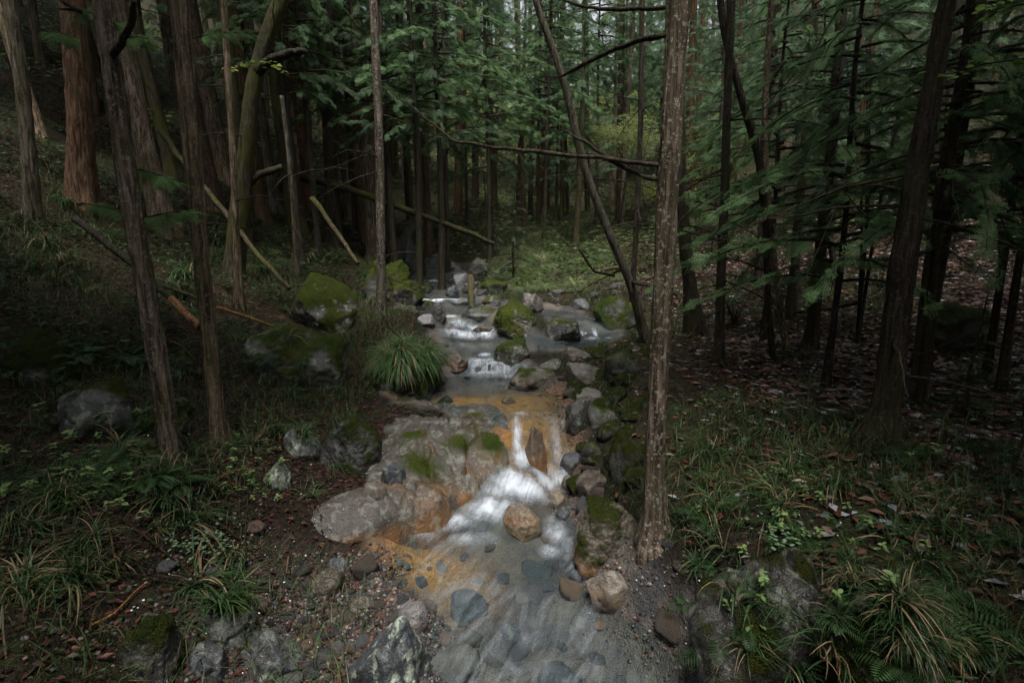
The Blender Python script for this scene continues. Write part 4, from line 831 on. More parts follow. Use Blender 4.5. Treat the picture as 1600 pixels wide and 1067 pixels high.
# the stand behind: trunks alike
TR = []
for i in range(6):
    v, f = tube(*resample([(0, 0, -.6), (0, 0, 0), (random.uniform(-.1, .1), 0, 4), (random.uniform(-.15, .15), .05, 8), (0, 0, 14)], [.17, .165, .14, .11, .02], .12), 16, bark_disp(.010, 60 + i)); TR.append((v, f))
BK = [M_BARK, M_BARK_RUST, M_BARK_DARK, M_BARK, M_BARK_MOSS, M_BARK_RUST]; TRM = [mesh('trunk', v, f, BK[i]) for i, (v, f) in enumerate(TR)]
def stand(n, pick, label, group, crowns, sc=(.8, 1.25), gap=1.1):
    c = 0; tries = 0
    while c < n and tries < n * 80:
        tries += 1; x, y = pick()
        if any((x - a) ** 2 + (y - b) ** 2 < gap ** 2 for a, b in placed): continue
        placed.append((x, y)); c += 1; z = float(G(x, y)); s = random.uniform(*sc)
        th = random.uniform(.55, 1.1); ti = random.randrange(len(TRM)); lb = label
        if 'outside' not in label: lb = ('slim ' if th < .75 else ('stout ' if th > .95 else '')) + ['brown ', 'reddish ', 'dark ', 'brown ', 'mossy ', 'reddish '][ti] + label + where((x, y, z + 2), True)
        e = empty('cypress_tree', (x, y, z), lb, 'tree', group); e.rotation_euler = (random.uniform(-.04, .04), random.uniform(-.04, .04), random.uniform(0, 6.28))
        obj('trunk', TRM[ti], e, scale=(s * th, s * th, s))
        if crowns:
            cr = random.choice(crowns); obj('crown', cr[0], e, scale=s, rot=(0, 0, random.random() * 6))
def pick_left():
    y = random.uniform(9.8, 24); return random.uniform(-17, -5.2), y
def pick_left_far():
    y = random.uniform(15, 34); return random.uniform(-16, -5), y
stand(40, pick_left, 'cypress trunk in the dark stand', 'cypress trunks of the dark slope stand', CR_HIGH)
stand(34, pick_left_far, 'cypress trunk in the farther stand', 'cypress trunks behind the fallen log', CR_HIGH + CR_LOW[:1])
stand(26, lambda: (random.uniform(-6, 8), random.uniform(20.5, 31)), 'distant cypress up the valley', 'distant cypress trunks behind the mound', CR_LOW + CR_HIGH, gap=.9)
stand(34, lambda: (random.uniform(8, 22), random.uniform(14, 34)), 'cypress above the leaf slope', 'cypress trees above the leaf slope', CR_LOW, gap=1.4)
stand(72, lambda: (random.uniform(-28, 28), random.uniform(47, 64)), 'far hillside conifer', 'far conifers on the hillside', CR_LOW, sc=(1.2, 1.7), gap=1.5)
def pick_side():
    y = random.uniform(-9, 3.2); s_ = random.choice([-1, 1]); return s_ * random.uniform(max(4.0, 1.15 * y + 1.8), 9.5), y
stand(44, pick_side, 'unseen cypress added beside the viewpoint to shade the banks, outside the picture', 'unseen cypress trees added for shade beside the viewpoint', CR_LOW + CR_HIGH, sc=(1.15, 1.4), gap=1.25)  # out-of-view trees added to keep light off both banks
stand(10, lambda: (random.uniform(-4, 4), random.uniform(-16, -9)), 'unseen cypress added behind the viewpoint to block low sky, outside the picture', 'unseen cypress trees added behind the viewpoint', CR_LOW, sc=(1.1, 1.4), gap=1.7)  # out-of-view crowns added to block the low sky behind the camera

def pick_shade():
    y = random.uniform(-3.5, 2.0); return random.choice([-1, 1]) * random.uniform(max(2.3, 1.0 * y + 1.2), 5.0), y
stand(14, pick_shade, 'tall unseen cypress added close beside the viewpoint for shade, outside the picture', 'tall shade cypress added close to the viewpoint', CR_HIGH, sc=(.9, 1.15), gap=1.0)  # more unseen trees, added so their crowns shade the near banks

# broadleaf shrubs: pale yellow-green glow in the middle distance
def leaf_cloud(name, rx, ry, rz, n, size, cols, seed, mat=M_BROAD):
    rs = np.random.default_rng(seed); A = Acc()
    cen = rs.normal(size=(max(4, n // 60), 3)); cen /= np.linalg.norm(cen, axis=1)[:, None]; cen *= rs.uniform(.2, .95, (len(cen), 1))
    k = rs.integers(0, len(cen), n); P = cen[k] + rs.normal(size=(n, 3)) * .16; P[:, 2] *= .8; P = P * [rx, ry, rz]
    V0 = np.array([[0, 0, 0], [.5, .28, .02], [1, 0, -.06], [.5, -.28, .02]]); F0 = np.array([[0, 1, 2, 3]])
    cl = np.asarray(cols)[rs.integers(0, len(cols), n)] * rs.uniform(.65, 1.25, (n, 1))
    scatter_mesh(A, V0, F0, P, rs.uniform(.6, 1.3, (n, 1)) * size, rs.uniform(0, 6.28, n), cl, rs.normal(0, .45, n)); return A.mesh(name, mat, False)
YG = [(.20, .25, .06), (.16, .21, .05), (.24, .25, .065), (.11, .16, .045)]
def bush(px, py, y, rx, rz, label, cols, n=1800, size=.08, group=None, name='shrub', base_drop=0):
    P = Wy(px, py, y); g = float(G(P[0], P[1])); e = empty(name, (P[0], P[1], g), label, 'shrub', group); h = P[2] - g
    obj('foliage', leaf_cloud('foliage', rx, rx, rz, n, size, cols, int(px + py)), e, loc=(0, 0, h)); A = Acc()
    rs = random.Random(int(px))
    for _ in range(6):
        a = rs.uniform(0, 6.28); q = resample([(0, 0, -.1), (.1 * math.cos(a) * rx, .1 * math.sin(a) * rx, h * .5), (.5 * math.cos(a) * rx, .5 * math.sin(a) * rx, h + rz * .4)], [.02, .015, .005], .15); v, f = tube(*q, 6); A.add(v, f)
    obj('stems', A.mesh('stems', M_BARK_DARK), e); return e
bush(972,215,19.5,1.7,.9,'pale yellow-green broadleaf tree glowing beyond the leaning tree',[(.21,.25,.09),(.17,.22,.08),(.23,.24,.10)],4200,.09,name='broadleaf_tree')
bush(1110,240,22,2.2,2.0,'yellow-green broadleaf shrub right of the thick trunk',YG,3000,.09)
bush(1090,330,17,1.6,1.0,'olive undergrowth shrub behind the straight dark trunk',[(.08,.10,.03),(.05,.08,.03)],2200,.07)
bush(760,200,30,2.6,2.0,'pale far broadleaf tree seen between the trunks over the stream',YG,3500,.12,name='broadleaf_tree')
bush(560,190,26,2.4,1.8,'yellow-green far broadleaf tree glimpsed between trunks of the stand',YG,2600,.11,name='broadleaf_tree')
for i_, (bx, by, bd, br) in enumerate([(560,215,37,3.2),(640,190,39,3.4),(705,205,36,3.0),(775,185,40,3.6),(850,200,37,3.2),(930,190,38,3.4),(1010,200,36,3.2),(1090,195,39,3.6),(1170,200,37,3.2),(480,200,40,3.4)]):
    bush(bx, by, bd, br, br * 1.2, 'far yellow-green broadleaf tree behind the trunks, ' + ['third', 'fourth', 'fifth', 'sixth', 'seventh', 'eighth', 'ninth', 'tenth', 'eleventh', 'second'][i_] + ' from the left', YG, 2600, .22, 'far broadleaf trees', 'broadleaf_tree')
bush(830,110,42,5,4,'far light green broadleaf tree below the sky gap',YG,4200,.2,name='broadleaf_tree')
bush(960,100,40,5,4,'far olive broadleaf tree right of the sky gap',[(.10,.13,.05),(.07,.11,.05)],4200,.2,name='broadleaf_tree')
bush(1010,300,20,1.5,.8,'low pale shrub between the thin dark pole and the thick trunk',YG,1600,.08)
bush(1150,470,8.6,.55,.35,'leafy seedling shrub beside the straight dark trunk',[(.07,.13,.06),(.06,.10,.045)],500,.06)
bush(1390,120,3.8+3,1.0,.9,'dark evergreen shrub high on the leaf slope',[(.03,.055,.035),(.04,.075,.04)],1800,.07)
# bright broad-leaved twig reaching in at the upper right
def leafy_twig(pts, y, label, cols, size=.05, n=40, seed=1):
    P = np.array([Wy(a, b, y) for a, b in pts]); e = empty('leafy_branch', P[0], label, 'branch'); Q, r = resample(P - P[0], np.linspace(.007, .002, len(P)), .04); v, f = tube(Q, r, 6); obj('stem', mesh('stem', v, f, M_BARK_DARK), e)
    A = Acc(); rs = np.random.default_rng(seed); i = rs.integers(0, len(Q), n); V0 = np.array([[0, 0, 0], [.3, .3, .03], [.7, .26, .02], [1, 0, -.1], [.7, -.26, .02], [.3, -.3, .03]]); F0 = np.array([[0, 1, 2, 3], [0, 3, 4, 5]])
    scatter_mesh(A, V0, F0, Q[i] + rs.normal(0, .025, (n, 3)), rs.uniform(.7, 1.3, (n, 1)) * size, rs.uniform(0, 6.28, n), np.asarray(cols)[rs.integers(0, len(cols), n)] * rs.uniform(.7, 1.2, (n, 1)), rs.normal(0, .4, n)); obj('leaves', A.mesh('leaves', M_BROAD, False), e)
BR_G = [(.16, .26, .05), (.12, .22, .045), (.20, .27, .06)]
leafy_twig([(1660,85),(1600,92),(1540,100),(1500,112),(1470,118)],3.4,'bright green broad-leaved twig reaching in below the upper right corner',BR_G,.05,46,3)
leafy_twig([(1660,-10),(1610,5),(1570,12),(1545,18)],3.4,'bright green leafy twig in the very upper right corner',BR_G,.045,34,4)
leafy_twig([(355,110),(390,100),(420,98),(440,108)],8.6,'yellow-green leafy twig before the crooked mossy tree',YG,.08,50,5)

# loose spray boughs seen at the left trunks
def hanging_bough(px0, py0, px1, py1, y, label, scale_w=1.0, seed=3):
    a, b = Wy(px0, py0, y), Wy(px1, py1, y - .15); d = b - a; L = float(np.linalg.norm(d)); V, F, C, ax = bough(seed, L, 'fine', 1.5, .15)
    e = empty('cypress_bough', a, label, 'branch'); yaw = math.atan2(d[1], d[0]); pit = -math.asin(d[2] / L) - .05; Rm = rotm(yaw, pit, .15); obj('needles', mesh('needles', V @ Rm.T, F, M_NEEDLE, False, col=C * np.array([1.35, 1.45, 1.0])), e)
    v, f = tube(ax @ Rm.T, np.linspace(.008, .003, len(ax)), 5); obj('stem', mesh('stem', v, f, M_BARK_DARK), e)
hanging_bough(196,262,282,285,3.9,'bright green conifer spray beside the grey-barked trunk, upper one',seed=3)
hanging_bough(220,345,300,330,4.0,'bright green conifer spray low between the two near trunks',seed=4)
hanging_bough(130,318,190,335,4.6,'dim conifer spray left of the grey-barked trunk',seed=5)
hanging_bough(95,15,185,35,3.8,'drooping conifer spray at the top of the grey-barked trunk',seed=6)
hanging_bough(70,50,115,60,3.7,'small conifer spray hanging before the massive reddish trunk',seed=7)
hanging_bough(190,60,235,62,3.8,'pale conifer spray right of the dark upcurved branch',seed=8)
hanging_bough(300,60,400,55,6.5,'conifer bough between the slender trunk and the crooked tree',seed=9)

# ------------------------------------------------------------------ fallen wood
def log(pts, label, mat, w, tip=None, name='fallen_log', lift=0, tipmat=None, k=14):
    Q = []
    for p in pts:
        Q.append(Wy(p[0], p[1], p[2]) if len(p) == 3 else hit_s(*p)[0])
    Q = np.array(Q); t0 = np.mean(Q[:, 1]); r = w / 2 * t0 / FPX; c = Q.mean(0); Q2, R2 = resample(Q - c, np.linspace(r * 1.1, r * (tip or .7), len(Q)), .05)
    Q2 = Q2 + (fbm(Q2 * 3 + w, 3, 2)[:, None] - .5) * r * .5; v, f = tube(Q2, R2, k, lambda th, s, rr: (fbm(np.stack([np.cos(th) * 2 + 0 * s, np.sin(th) * 2 + 0 * s, s * 3 + 0 * th], -1), 3, 4) - .5) * rr * .5)
    o = obj(name, mesh(name, v, f, mat), loc=c); tag(o, label, 'log' if 'log' in name else 'branch')
    if tipmat:
        Q3, R3 = Q2[-max(4, len(Q2) // 4):], R2[-max(4, len(Q2) // 4):] * 1.12; v, f = tube(Q3, R3, k); obj('split_wood', mesh('split_wood', v, f, tipmat), o)
    return o
log([(250,205,10.5),(300,270,9.8),(350,330,9.3),(400,395,8.9),(452,452,8.6)],'yellowish dead pole leaning down the slope behind the slender trunk',M_WOOD,9)
log([(118,342,6.2),(180,390,5.9),(230,432,5.6),(275,475,5.4),(312,512,5.2)],'dark fallen pole with orange split end between the two near trunks',M_BARK_DARK,11,.8,tipmat=M_WOOD_FRESH)
log([(250,445,6.4),(300,462,6.3),(330,478,6.2)],'thin dark stick above the orange-ended pole',M_BARK_DARK,6,name='fallen_branch')
log([(338,480,6.4),(370,490,6.5),(400,500,6.6),(432,512,6.8)],'thin orange-brown stick behind the wide low boulder',M_WOOD_FRESH,5,name='fallen_branch')
log([(470,278,13.5),(530,290,13.4),(600,315,13.2),(680,345,13.2),(730,362,13.3),(772,382,13.4)],'long mossy fallen log slanting across behind the thin straight trunk',M_BARK_MOSS,10)
log([(488,310,10.8),(520,355,10.4),(560,412,10.0)],'pale dead pole leaning on the slope above the dark mossy boulder',M_WOOD,8)
log([(735,432,11.2),(736,455,10.8),(737,482,10.3)],'short mossy log standing out of the stream above the cascade',M_WOOD,11)
log([(1600,318,8.5),(1540,345,8.2),(1480,378,7.9),(1430,395,7.8),(1368,406,7.7)],'dark wet fallen log across the leaf slope behind the big tree',M_BARK_DARK,12)
log([(1350,470,6.9),(1300,482,6.9),(1240,488,6.9)],'low dark branch lying on the leaf litter',M_BARK_DARK,7,name='fallen_branch')
log([(1180,752,3.55),(1220,765,3.45),(1262,778,3.4)],'broken orange-brown stick among the leafy undergrowth',M_WOOD_FRESH,9,name='fallen_branch')
log([(1000,420,14.5),(960,418,14.2),(930,425,14)],'grey dead log lying right of the grassy mound',M_WOOD,7)
log([(1480,715),(1450,725)],'pale grey broken piece of wood on the litter by the big dark tree',M_BARK_PALE,12,name='fallen_branch')
log([(668,1005),(690,1003),(712,1010),(735,1018)],'black wet twig at the shallow water edge beside the angular boulder',M_BARK_DARK,4,name='fallen_branch')
for i in range(26):
    x0 = random.uniform(20, 420); y0 = random.uniform(640, 960); P, t = hit_s(x0, y0); a = random.uniform(0, 3.14); L = random.uniform(.25, .8)
    u = np.linspace(-.5, .5, 7); xs, ys = P[0] + u * L * math.cos(a), P[1] + u * L * math.sin(a); Q = np.stack([xs, ys, surf(xs, ys) + .015 + random.uniform(0, .05)], -1)
    v, f = tube(Q - P, np.linspace(.007, .003, 7), 6); o = obj('twig', mesh('twig', v, f, random.choice([M_BARK_DARK, M_WOOD, M_WOOD_FRESH])), loc=P); tag(o, 'thin dry twig on the ferny bank' + where(P), 'twig', 'dry twigs on the ferny bank')

# ------------------------------------------------------------------ sedges, ferns, seedlings
def tuft_mesh(n, L, seed, spread=1.0, straw=.15, droop=1.0, dome=0., w=.0045, green=(.045, .085, .030)):
    rs = np.random.default_rng(seed); Vs, Fs, Cs, o = [], [], [], 0; k = 6
    for i in range(n):
        a = rs.uniform(0, 6.28); l = L * (rs.uniform(.55, 1.1) if not dome else rs.uniform(.45, 1.7)); el = rs.uniform(.45, 1.35) if not dome else rs.uniform(.2, 1.0); hd = np.array([math.cos(a), math.sin(a), 0]); p = np.array([rs.normal(0, .03), rs.normal(0, .03), 0.])
        if dome:
            bi = rs.integers(0, 17); ba = bi * 2.4; br = dome * math.sqrt((bi + .5) / 17); bs_ = np.random.default_rng(bi + 5).normal(0, .04, 2)
            p = np.array([math.cos(ba) * br + bs_[0] + rs.normal(0, .028), (math.sin(ba) * br + bs_[1]) * .85 + rs.normal(0, .028), math.sqrt(max(0, 1 - (br / dome) ** 2)) * dome * .9 + bs_[0] * .5])
            a = ba + rs.normal(0, .75); hd = np.array([math.cos(a), math.sin(a), 0]); el = 1.15 - 1.0 * (br / dome) + rs.normal(0, .35)
        pts = [p]; e = el
        for j in range(k):
            pts.append(pts[-1] + (hd * math.cos(e) * spread + np.array([0, 0, math.sin(e)])) * l / k); e -= rs.uniform(.2, .5) * droop
        pts = np.array(pts); s = np.array([-hd[1], hd[0], 0]) * w * rs.uniform(.7, 1.3); wd = np.array([.7, 1, 1, .9, .7, .45, .06])[:, None]
        V = np.concatenate([pts + s * wd, pts - s * wd]); m = k + 1; j = np.arange(k); F = np.stack([j, j + 1, m + j + 1, m + j], -1)
        c = np.array(green) * rs.uniform(.6, 1.5); tip = c.copy()
        if rs.random() < straw: c = np.array([.24, .17, .10]) * rs.uniform(.6, 1.3); tip = c
        Vs.append(V); Fs.append(F + o); o += len(V); Cs.append(np.tile(np.linspace(c * .8, tip * 1.15, m), (2, 1)))
    return mesh('sedge', np.concatenate(Vs), np.concatenate(Fs), M_GRASS, True, col=np.concatenate(Cs))
TUFT = [tuft_mesh([38, 55, 75, 90, 48, 64][i], [.22, .36, .30, .26, .42, .33][i], i, straw=[.1, .2, .05, .3, .15, .1][i], w=[.003, .004, .0045, .0035, .0032, .004][i], green=(.032, .062, .022)) for i in range(6)]; TUFT_S = [tuft_mesh([34, 46, 58, 40][i], [.26, .32, .22, .29][i], 10 + i, straw=.28, w=.0042, green=(.04, .072, .03)) for i in range(4)]
def tuft(px, py, s, label, meshes=TUFT, group=None, name='sedge_tuft', z=0.0):
    P, t = hit_b(px, py); o = obj(name, random.choice(meshes), loc=(P[0], P[1], P[2] - .01 + z), rot=(random.uniform(-.4, .4), random.uniform(-.4, .4), random.uniform(0, 6.28)), scale=s); return tag(o, (('small ' if s < .75 else ('large ' if s > 1.05 else '')) if group else '') + label + (where(P) if group else ''), 'sedge', group)
# big tussock
P, t = hit_b(640, 600); big = tuft_mesh(2400, .30, 77, dome=.30, droop=.85, straw=.16, w=.0042, green=(.06, .12, .045)); c = Wt(634, 572, t + .22)
tag(obj('sedge_tussock', big, loc=(c[0], c[1], c[2] - .04), rot=(.06, -.1, 0), scale=(.92, .9, .86)), 'large drooping sedge tussock on the rock beside the upper pool', 'sedge')
tuft(482,772,1.0,'sedge tuft with pale striped blades beside the bedrock',TUFT_S); tuft(1122,858,1.1,'yellow-edged sedge tuft on the bank below the thick trunk, upper one',TUFT_S); tuft(1150,940,1.1,'arching sedge tuft on top of the huge boulder near the stream',TUFT_S)
tuft(1285,1020,1.0,'drooping sedge tuft between the two huge mossy boulders',TUFT_S); tuft(1385,830,1.0,'straw-striped sedge tuft above the lichen-blotched boulder',TUFT_S); tuft(1500,1030,.8,'dim sedge tuft in the shaded right corner',TUFT_S)
def many_tufts(n, x0, y0, x1, y1, s, label, group, meshes=TUFT):
    for _ in range(n): tuft(random.uniform(x0, x1), random.uniform(y0, y1), random.uniform(*s), label, meshes, group)
many_tufts(40, 0, 700, 380, 960, (.6, 1.15), 'green sedge tuft on the ferny bank', 'sedge tufts on the ferny bank')
many_tufts(14, 240, 520, 480, 720, (.6, 1.0), 'sedge tuft behind the ferny bank', 'sedge tufts by the slender trunk')
many_tufts(34, 1080, 600, 1340, 800, (.5, 1.0), 'dark sedge tuft on the shaded bank', 'sedge tufts on the shaded bank')
many_tufts(18, 1080, 870, 1480, 1050, (.4, .8), 'dark sedge tuft on the mossy boulders', 'sedge tufts on the mossy boulders')
many_tufts(20, 1380, 680, 1600, 1000, (.5, .9), 'dim sedge tuft in the shade', 'sedge tufts under the big dark tree')
many_tufts(46, 330, 330, 600, 425, (.9, 1.7), 'tall slope sedge tuft', 'sedge tufts on the slope')
many_tufts(60, 800, 385, 960, 455, (.9, 1.6), 'pale green sedge tuft on the mound', 'sedge tufts of the mound', [tuft_mesh(90, .32, 40 + i, green=(.09, .14, .05)) for i in range(2)])
many_tufts(24, 20, 230, 300, 470, (.9, 1.6), 'dim upper-slope sedge tuft', 'sedge tufts under the reddish trunk')
def fern_mesh(n, L, seed, green=(.06, .12, .04)):
    rs = np.random.default_rng(seed); A = Acc()
    for i in range(n):
        a = i * 6.28 / n + rs.uniform(-.4, .4); e = rs.uniform(.5, 1.1); hd = np.array([math.cos(a), math.sin(a), 0]); sd_ = np.array([-hd[1], hd[0], 0]); p = np.zeros(3); l = L * rs.uniform(.7, 1.1); m = 15; c = np.array(green) * rs.uniform(.6, 1.3)
        for j in range(m):
            d = hd * math.cos(e) + np.array([0, 0, math.sin(e)]); q = p + d * l / m; wl2 = l * .30 * math.sin(math.pi * min(1, (j + 1.5) / (m + 1))) ** .8
            if j > 1:
                for s2 in (1, -1): A.add(blade(p, p + sd_ * s2 * wl2 + d * wl2 * .35 + np.array([0, 0, -.15 * wl2]), l * .022, np.cross(d, sd_)), np.array([[0, 1, 2, 3]]), c * rs.uniform(.8, 1.2))
            A.add(blade(p, q + d * .01, l * .008, np.cross(d, sd_)), np.array([[0, 1, 2, 3]]), c * .6); p = q; e -= .11
    return A.mesh('fern', M_BROAD, False)
FERN = [fern_mesh([7, 4, 5, 6][i], [.30, .24, .34, .2][i], i, green=(.04, .08, .028)) for i in range(4)]
def fern(px, py, s, label, group=None):
    P, t = hit_b(px, py); tag(obj('fern', random.choice(FERN), loc=(P[0], P[1], P[2]), rot=(random.uniform(-.2, .2), random.uniform(-.2, .2), random.uniform(0, 6.28)), scale=s), label + (where(P) if group else ''), 'fern', group)
fern(118,560,1.2,'arching fern in the middle of the ferny bank'); fern(100,590,.9,'bright small fern on the bank under the arching fern'); fern(200,560,1.2,'fern on the bank close to the grey-barked trunk')
fern(1120,820,.7,'small bright fern beside the foot of the thick trunk'); fern(1265,850,.6,'fern on top of the huge lichen-blotched boulder'); fern(470,570,.9,'fern growing from the wide low boulder'); fern(350,600,.7,'fern in front of the wide low boulder')
for _ in range(46): fern(random.uniform(0, 300), random.uniform(500, 760), random.uniform(.5, 1.1), 'small fern on the ferny bank', 'ferns of the ferny bank')
for _ in range(50): fern(random.uniform(1060, 1420), random.uniform(640, 1050), random.uniform(.4, .7), 'small fern on the shaded bank', 'ferns of the shaded bank')
for _ in range(34): fern(random.uniform(1400, 1600), random.uniform(600, 1060), random.uniform(.5, 1.0), 'feathery fern in the litter', 'ferns in the litter')
for _ in range(16): fern(random.uniform(360, 600), random.uniform(480, 660), random.uniform(.4, .8), 'small fern around the wide boulder', 'ferns around the wide boulder')
for _ in range(30): fern(random.uniform(280, 590), random.uniform(330, 425), random.uniform(.7, 1.3), 'fern on the grassy slope', 'ferns on the slope')
def seedling_mesh(seed, col=(.20, .30, .11)):
    rs = np.random.default_rng(seed); A = Acc(); h = .09; v, f = tube(np.array([[0, 0, -.02], [.004, 0, .04], [.01, .004, h]]), [.002, .0018, .0012], 5, cap=False); A.add(v, f, (.05, .04, .02))
    V0 = np.array([[0, 0, 0], [.3, .27, .05], [.7, .24, .04], [1, 0, -.05], [.7, -.24, .04], [.3, -.27, .05]]); F0 = np.array([[0, 1, 2, 3], [0, 3, 4, 5]])
    n = 7; P = np.array([[.01, .004, h * (1 - .3 * (i > 3))] for i in range(n)]); scatter_mesh(A, V0, F0, P, rs.uniform(.025, .045, (n, 1)), np.arange(n) * 2.2, np.array(col) * rs.uniform(.7, 1.2, (n, 1)), rs.normal(0, .3, n)); return A.mesh('seedling', M_BROAD, False)
SEED = [seedling_mesh(i) for i in range(4)]
def seedlings(n, x0, y0, x1, y1, s, label, group):
    for _ in range(n):
        P, t = hit_b(random.uniform(x0, x1), random.uniform(y0, y1)); tag(obj('seedling', random.choice(SEED), loc=P, rot=(random.uniform(-.3, .3), random.uniform(-.3, .3), random.uniform(0, 6.28)), scale=random.uniform(*s)), label + where(P), 'seedling', group)
seedlings(34, 0, 640, 270, 830, (.8, 1.5), 'pale green seedling on the ferny bank', 'seedlings on the ferny bank')
seedlings(44, 350, 690, 440, 790, (.5, .9), 'small green seedling in red leaves', 'seedlings by the lichened stones')
seedlings(28, 1190, 720, 1290, 860, (.5, 1.0), 'small leafy seedling on the bank top', 'seedlings above the huge boulder')
seedlings(60, 1080, 620, 1480, 1050, (.5, 1.0), 'dim leafy seedling on the shaded bank', 'seedlings on the shaded bank')

# ------------------------------------------------------------------ uncountable cover: fallen leaves, small leaves, petals
LV = np.array([[0, 0, 0], [.5, .22, .10], [1, 0, .02], [.5, -.22, .06]]); LF = np.array([[0, 1, 2, 3]])
def cover(name, x, y, size, cols, mat, label, cat, tilt=.35, lift=.008, V0=LV, jit=(.6, 1.3), zfn=G, F0=LF):
    n = len(x); A = Acc(); cl = np.asarray(cols)[RNG.integers(0, len(cols), n)] * RNG.uniform(*jit, (n, 1))
    scatter_mesh(A, V0, F0, np.stack([x, y, zfn(x, y) + lift + RNG.uniform(0, lift, n)], -1), RNG.uniform(.6, 1.35, (n, 1)) * np.asarray(size).reshape(-1, 1), RNG.uniform(0, 6.28, n), cl, RNG.normal(0, tilt, n))
    tag(obj(name, A.mesh(name, mat, False)), label, cat, kind='stuff')
n = 90000; x = RNG.uniform(.8, 13, n); y = RNG.uniform(1.5, 17, n); k = (E(x, y) > .35) & (RNG.random(n) < np.clip((x - 1.0 - .1 * y) / 1.6, .2, 1)); x, y = x[k], y[k]
cover('leaf_litter', x, y, .085, [(.085, .030, .017), (.12, .048, .027), (.14, .135, .14), (.22, .22, .24), (.05, .018, .012), (.10, .032, .018), (.03, .014, .010), (.11, .07, .05), (.07, .026, .016), (.10, .04, .024)], M_LITTER, 'thick litter of brown fallen leaves, pale ones painted with sky sheen, covering the slope', 'leaf litter', .3)  # grey entries: pale leaf backs with reflected sky painted in
n = 60000; x = RNG.uniform(-9, -.6, n); y = RNG.uniform(1.5, 13, n); k = (E(x, y) > .25); x, y = x[k], y[k]
cover('red_leaf_litter', x, y, .045, [(.07, .018, .018), (.045, .018, .016), (.09, .035, .022), (.03, .017, .014), (.06, .045, .033)], M_LITTER_DULL, 'reddish fallen leaves scattered over the bank', 'leaf litter', .35, .006)
n = 110000; x = RNG.uniform(-9, 8, n); y = RNG.uniform(1.5, 15, n); k = (E(x, y) > .3) & (fbm(xyz(x, y) * 1.3, 3, 44) > .46 + .12 * (x > 2.2)); x, y = x[k], y[k]
cover('ground_cover', x, y, .028, [(.03, .055, .02), (.045, .08, .03), (.06, .10, .035)], M_BROAD, 'tiny leaves of low ground cover on both banks', 'ground cover', .5, .025)
n = 40000; x = RNG.normal(1.0, 1.5, n); y = RNG.uniform(12.2, 21, n); k = (E(x, y) > .25) & (x > -.9); x, y = x[k], y[k]
cover('mound_herbs', x, y, .042, [(.09, .13, .055), (.12, .16, .07), (.07, .11, .05), (.14, .14, .07), (.10, .09, .05)], M_BROAD, 'pale green herbs covering the mound behind the stream', 'ground cover', .6, .06)
n = 70000; x = RNG.uniform(-20, 20, n); y = RNG.uniform(14, 46, n); k = (E(x, y) > .4) & (fbm(xyz(x, y) * .5, 3, 47) > .44); x, y = x[k], y[k]
cover('far_undergrowth', x, y, .17, [(.05, .085, .035), (.07, .11, .04), (.10, .13, .045), (.05, .06, .03)], M_BROAD, 'green undergrowth spread over the far forest floor', 'undergrowth', .6, .16)
n = 60000; x = RNG.uniform(-13, -2.8, n); y = RNG.uniform(4.5, 17, n); k = (E(x, y) > .4) & (fbm(xyz(x, y) * .9, 3, 49) > .42); x, y = x[k], y[k]
cover('slope_undergrowth', x, y, .07, [(.03, .055, .022), (.045, .075, .03), (.05, .045, .03)], M_BROAD, 'small dark leaves of undergrowth on the shaded slope', 'undergrowth', .6, .08)
BV = np.array([[-.016, 0, 0], [.016, 0, 0], [.018, .22, .5], [-.012, .22, .5], [.006, .75, .68], [-.002, .75, .68]]); BF = np.array([[0, 1, 2, 3], [3, 2, 4, 5]])
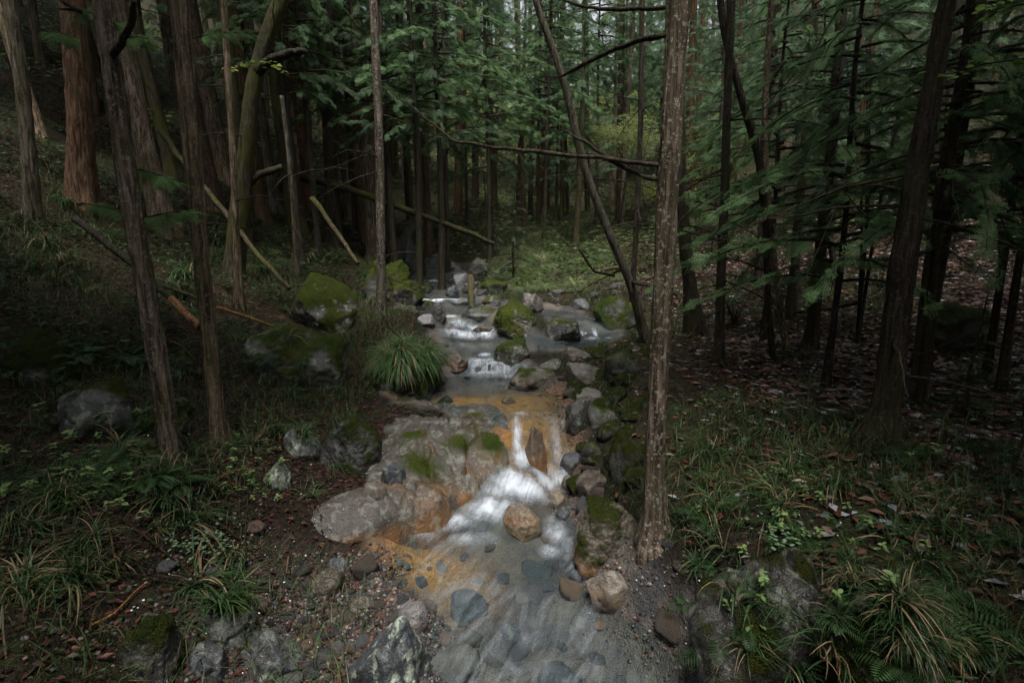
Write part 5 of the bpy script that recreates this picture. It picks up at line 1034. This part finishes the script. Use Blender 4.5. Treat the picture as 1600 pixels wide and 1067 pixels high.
n = 80000; x = RNG.uniform(-9, 6, n); y = RNG.uniform(1.5, 13, n); k = (E(x, y) > .3) & (fbm(xyz(x, y) * 1.1, 3, 53) > .42 + .11 * (x > 2.6)) & (poly_sd(x, y, PO) > .1); x, y = x[k], y[k]
cover('bank_grass', x, y, .17, [(.03, .06, .02), (.045, .085, .03), (.06, .10, .035), (.09, .075, .04)], M_GRASS, 'thin dark grass blades growing over both banks', 'grass', .35, .004, BV, F0=BF)
# round clover-like leaves
a6 = np.linspace(0, 2 * np.pi, 4, endpoint=False); RV = np.stack([np.cos(a6) * .5, np.sin(a6) * .5, 0 * a6], -1)
pts = np.array([hit_b(random.gauss(318, 26), random.gauss(862, 17))[0][:2] for _ in range(150)] + [hit_b(random.gauss(1225, 22), random.gauss(848, 18))[0][:2] for _ in range(70)])
cover('round_leaf_herb', pts[:, 0], pts[:, 1], .024, [(.22, .34, .20), (.18, .30, .16)], M_BROAD, 'round pale green leaves of a creeping herb', 'ground cover', .25, .035, RV, zfn=surf)
pts = np.array([hit_b(random.uniform(430, 1340), random.uniform(590, 1040))[0][:2] for _ in range(210)] + [hit_b(random.uniform(200, 500), random.uniform(660, 1050))[0][:2] for _ in range(80)])
k = E(pts[:, 0], pts[:, 1]) > .05; pts = pts[k]
cover('white_specks', pts[:, 0], pts[:, 1], .011, [(.7, .7, .68), (.6, .6, .58)], M_SPECK, 'tiny white petals scattered over rocks and banks', 'specks', .4, .012, RV, zfn=surf)  # small white quads strewn at random over open ground

# ------------------------------------------------------------------ things that still share a label: tell them apart by their order
ORD = 'first second third fourth fifth sixth seventh eighth ninth tenth eleventh twelfth thirteenth fourteenth fifteenth sixteenth seventeenth eighteenth nineteenth twentieth'.split() + ['twenty-' + w for w in 'first second third fourth fifth sixth seventh eighth ninth'.split()]
by = {}
for o in COL.objects:
    if o.parent is None and 'label' in o and 'group' in o and 'outside' not in o['label']: by.setdefault(o['label'], []).append(o)
for lb, os_ in by.items():
    if 1 < len(os_) <= len(ORD) and len(lb.split()) <= 14:
        for k_, o in enumerate(sorted(os_, key=lambda q: (to_px(q.location) or (0, 0))[0])): o['label'] = lb + (f', {ORD[k_]} from left' if len(lb.split()) <= 13 else f', {ORD[k_]} leftmost')
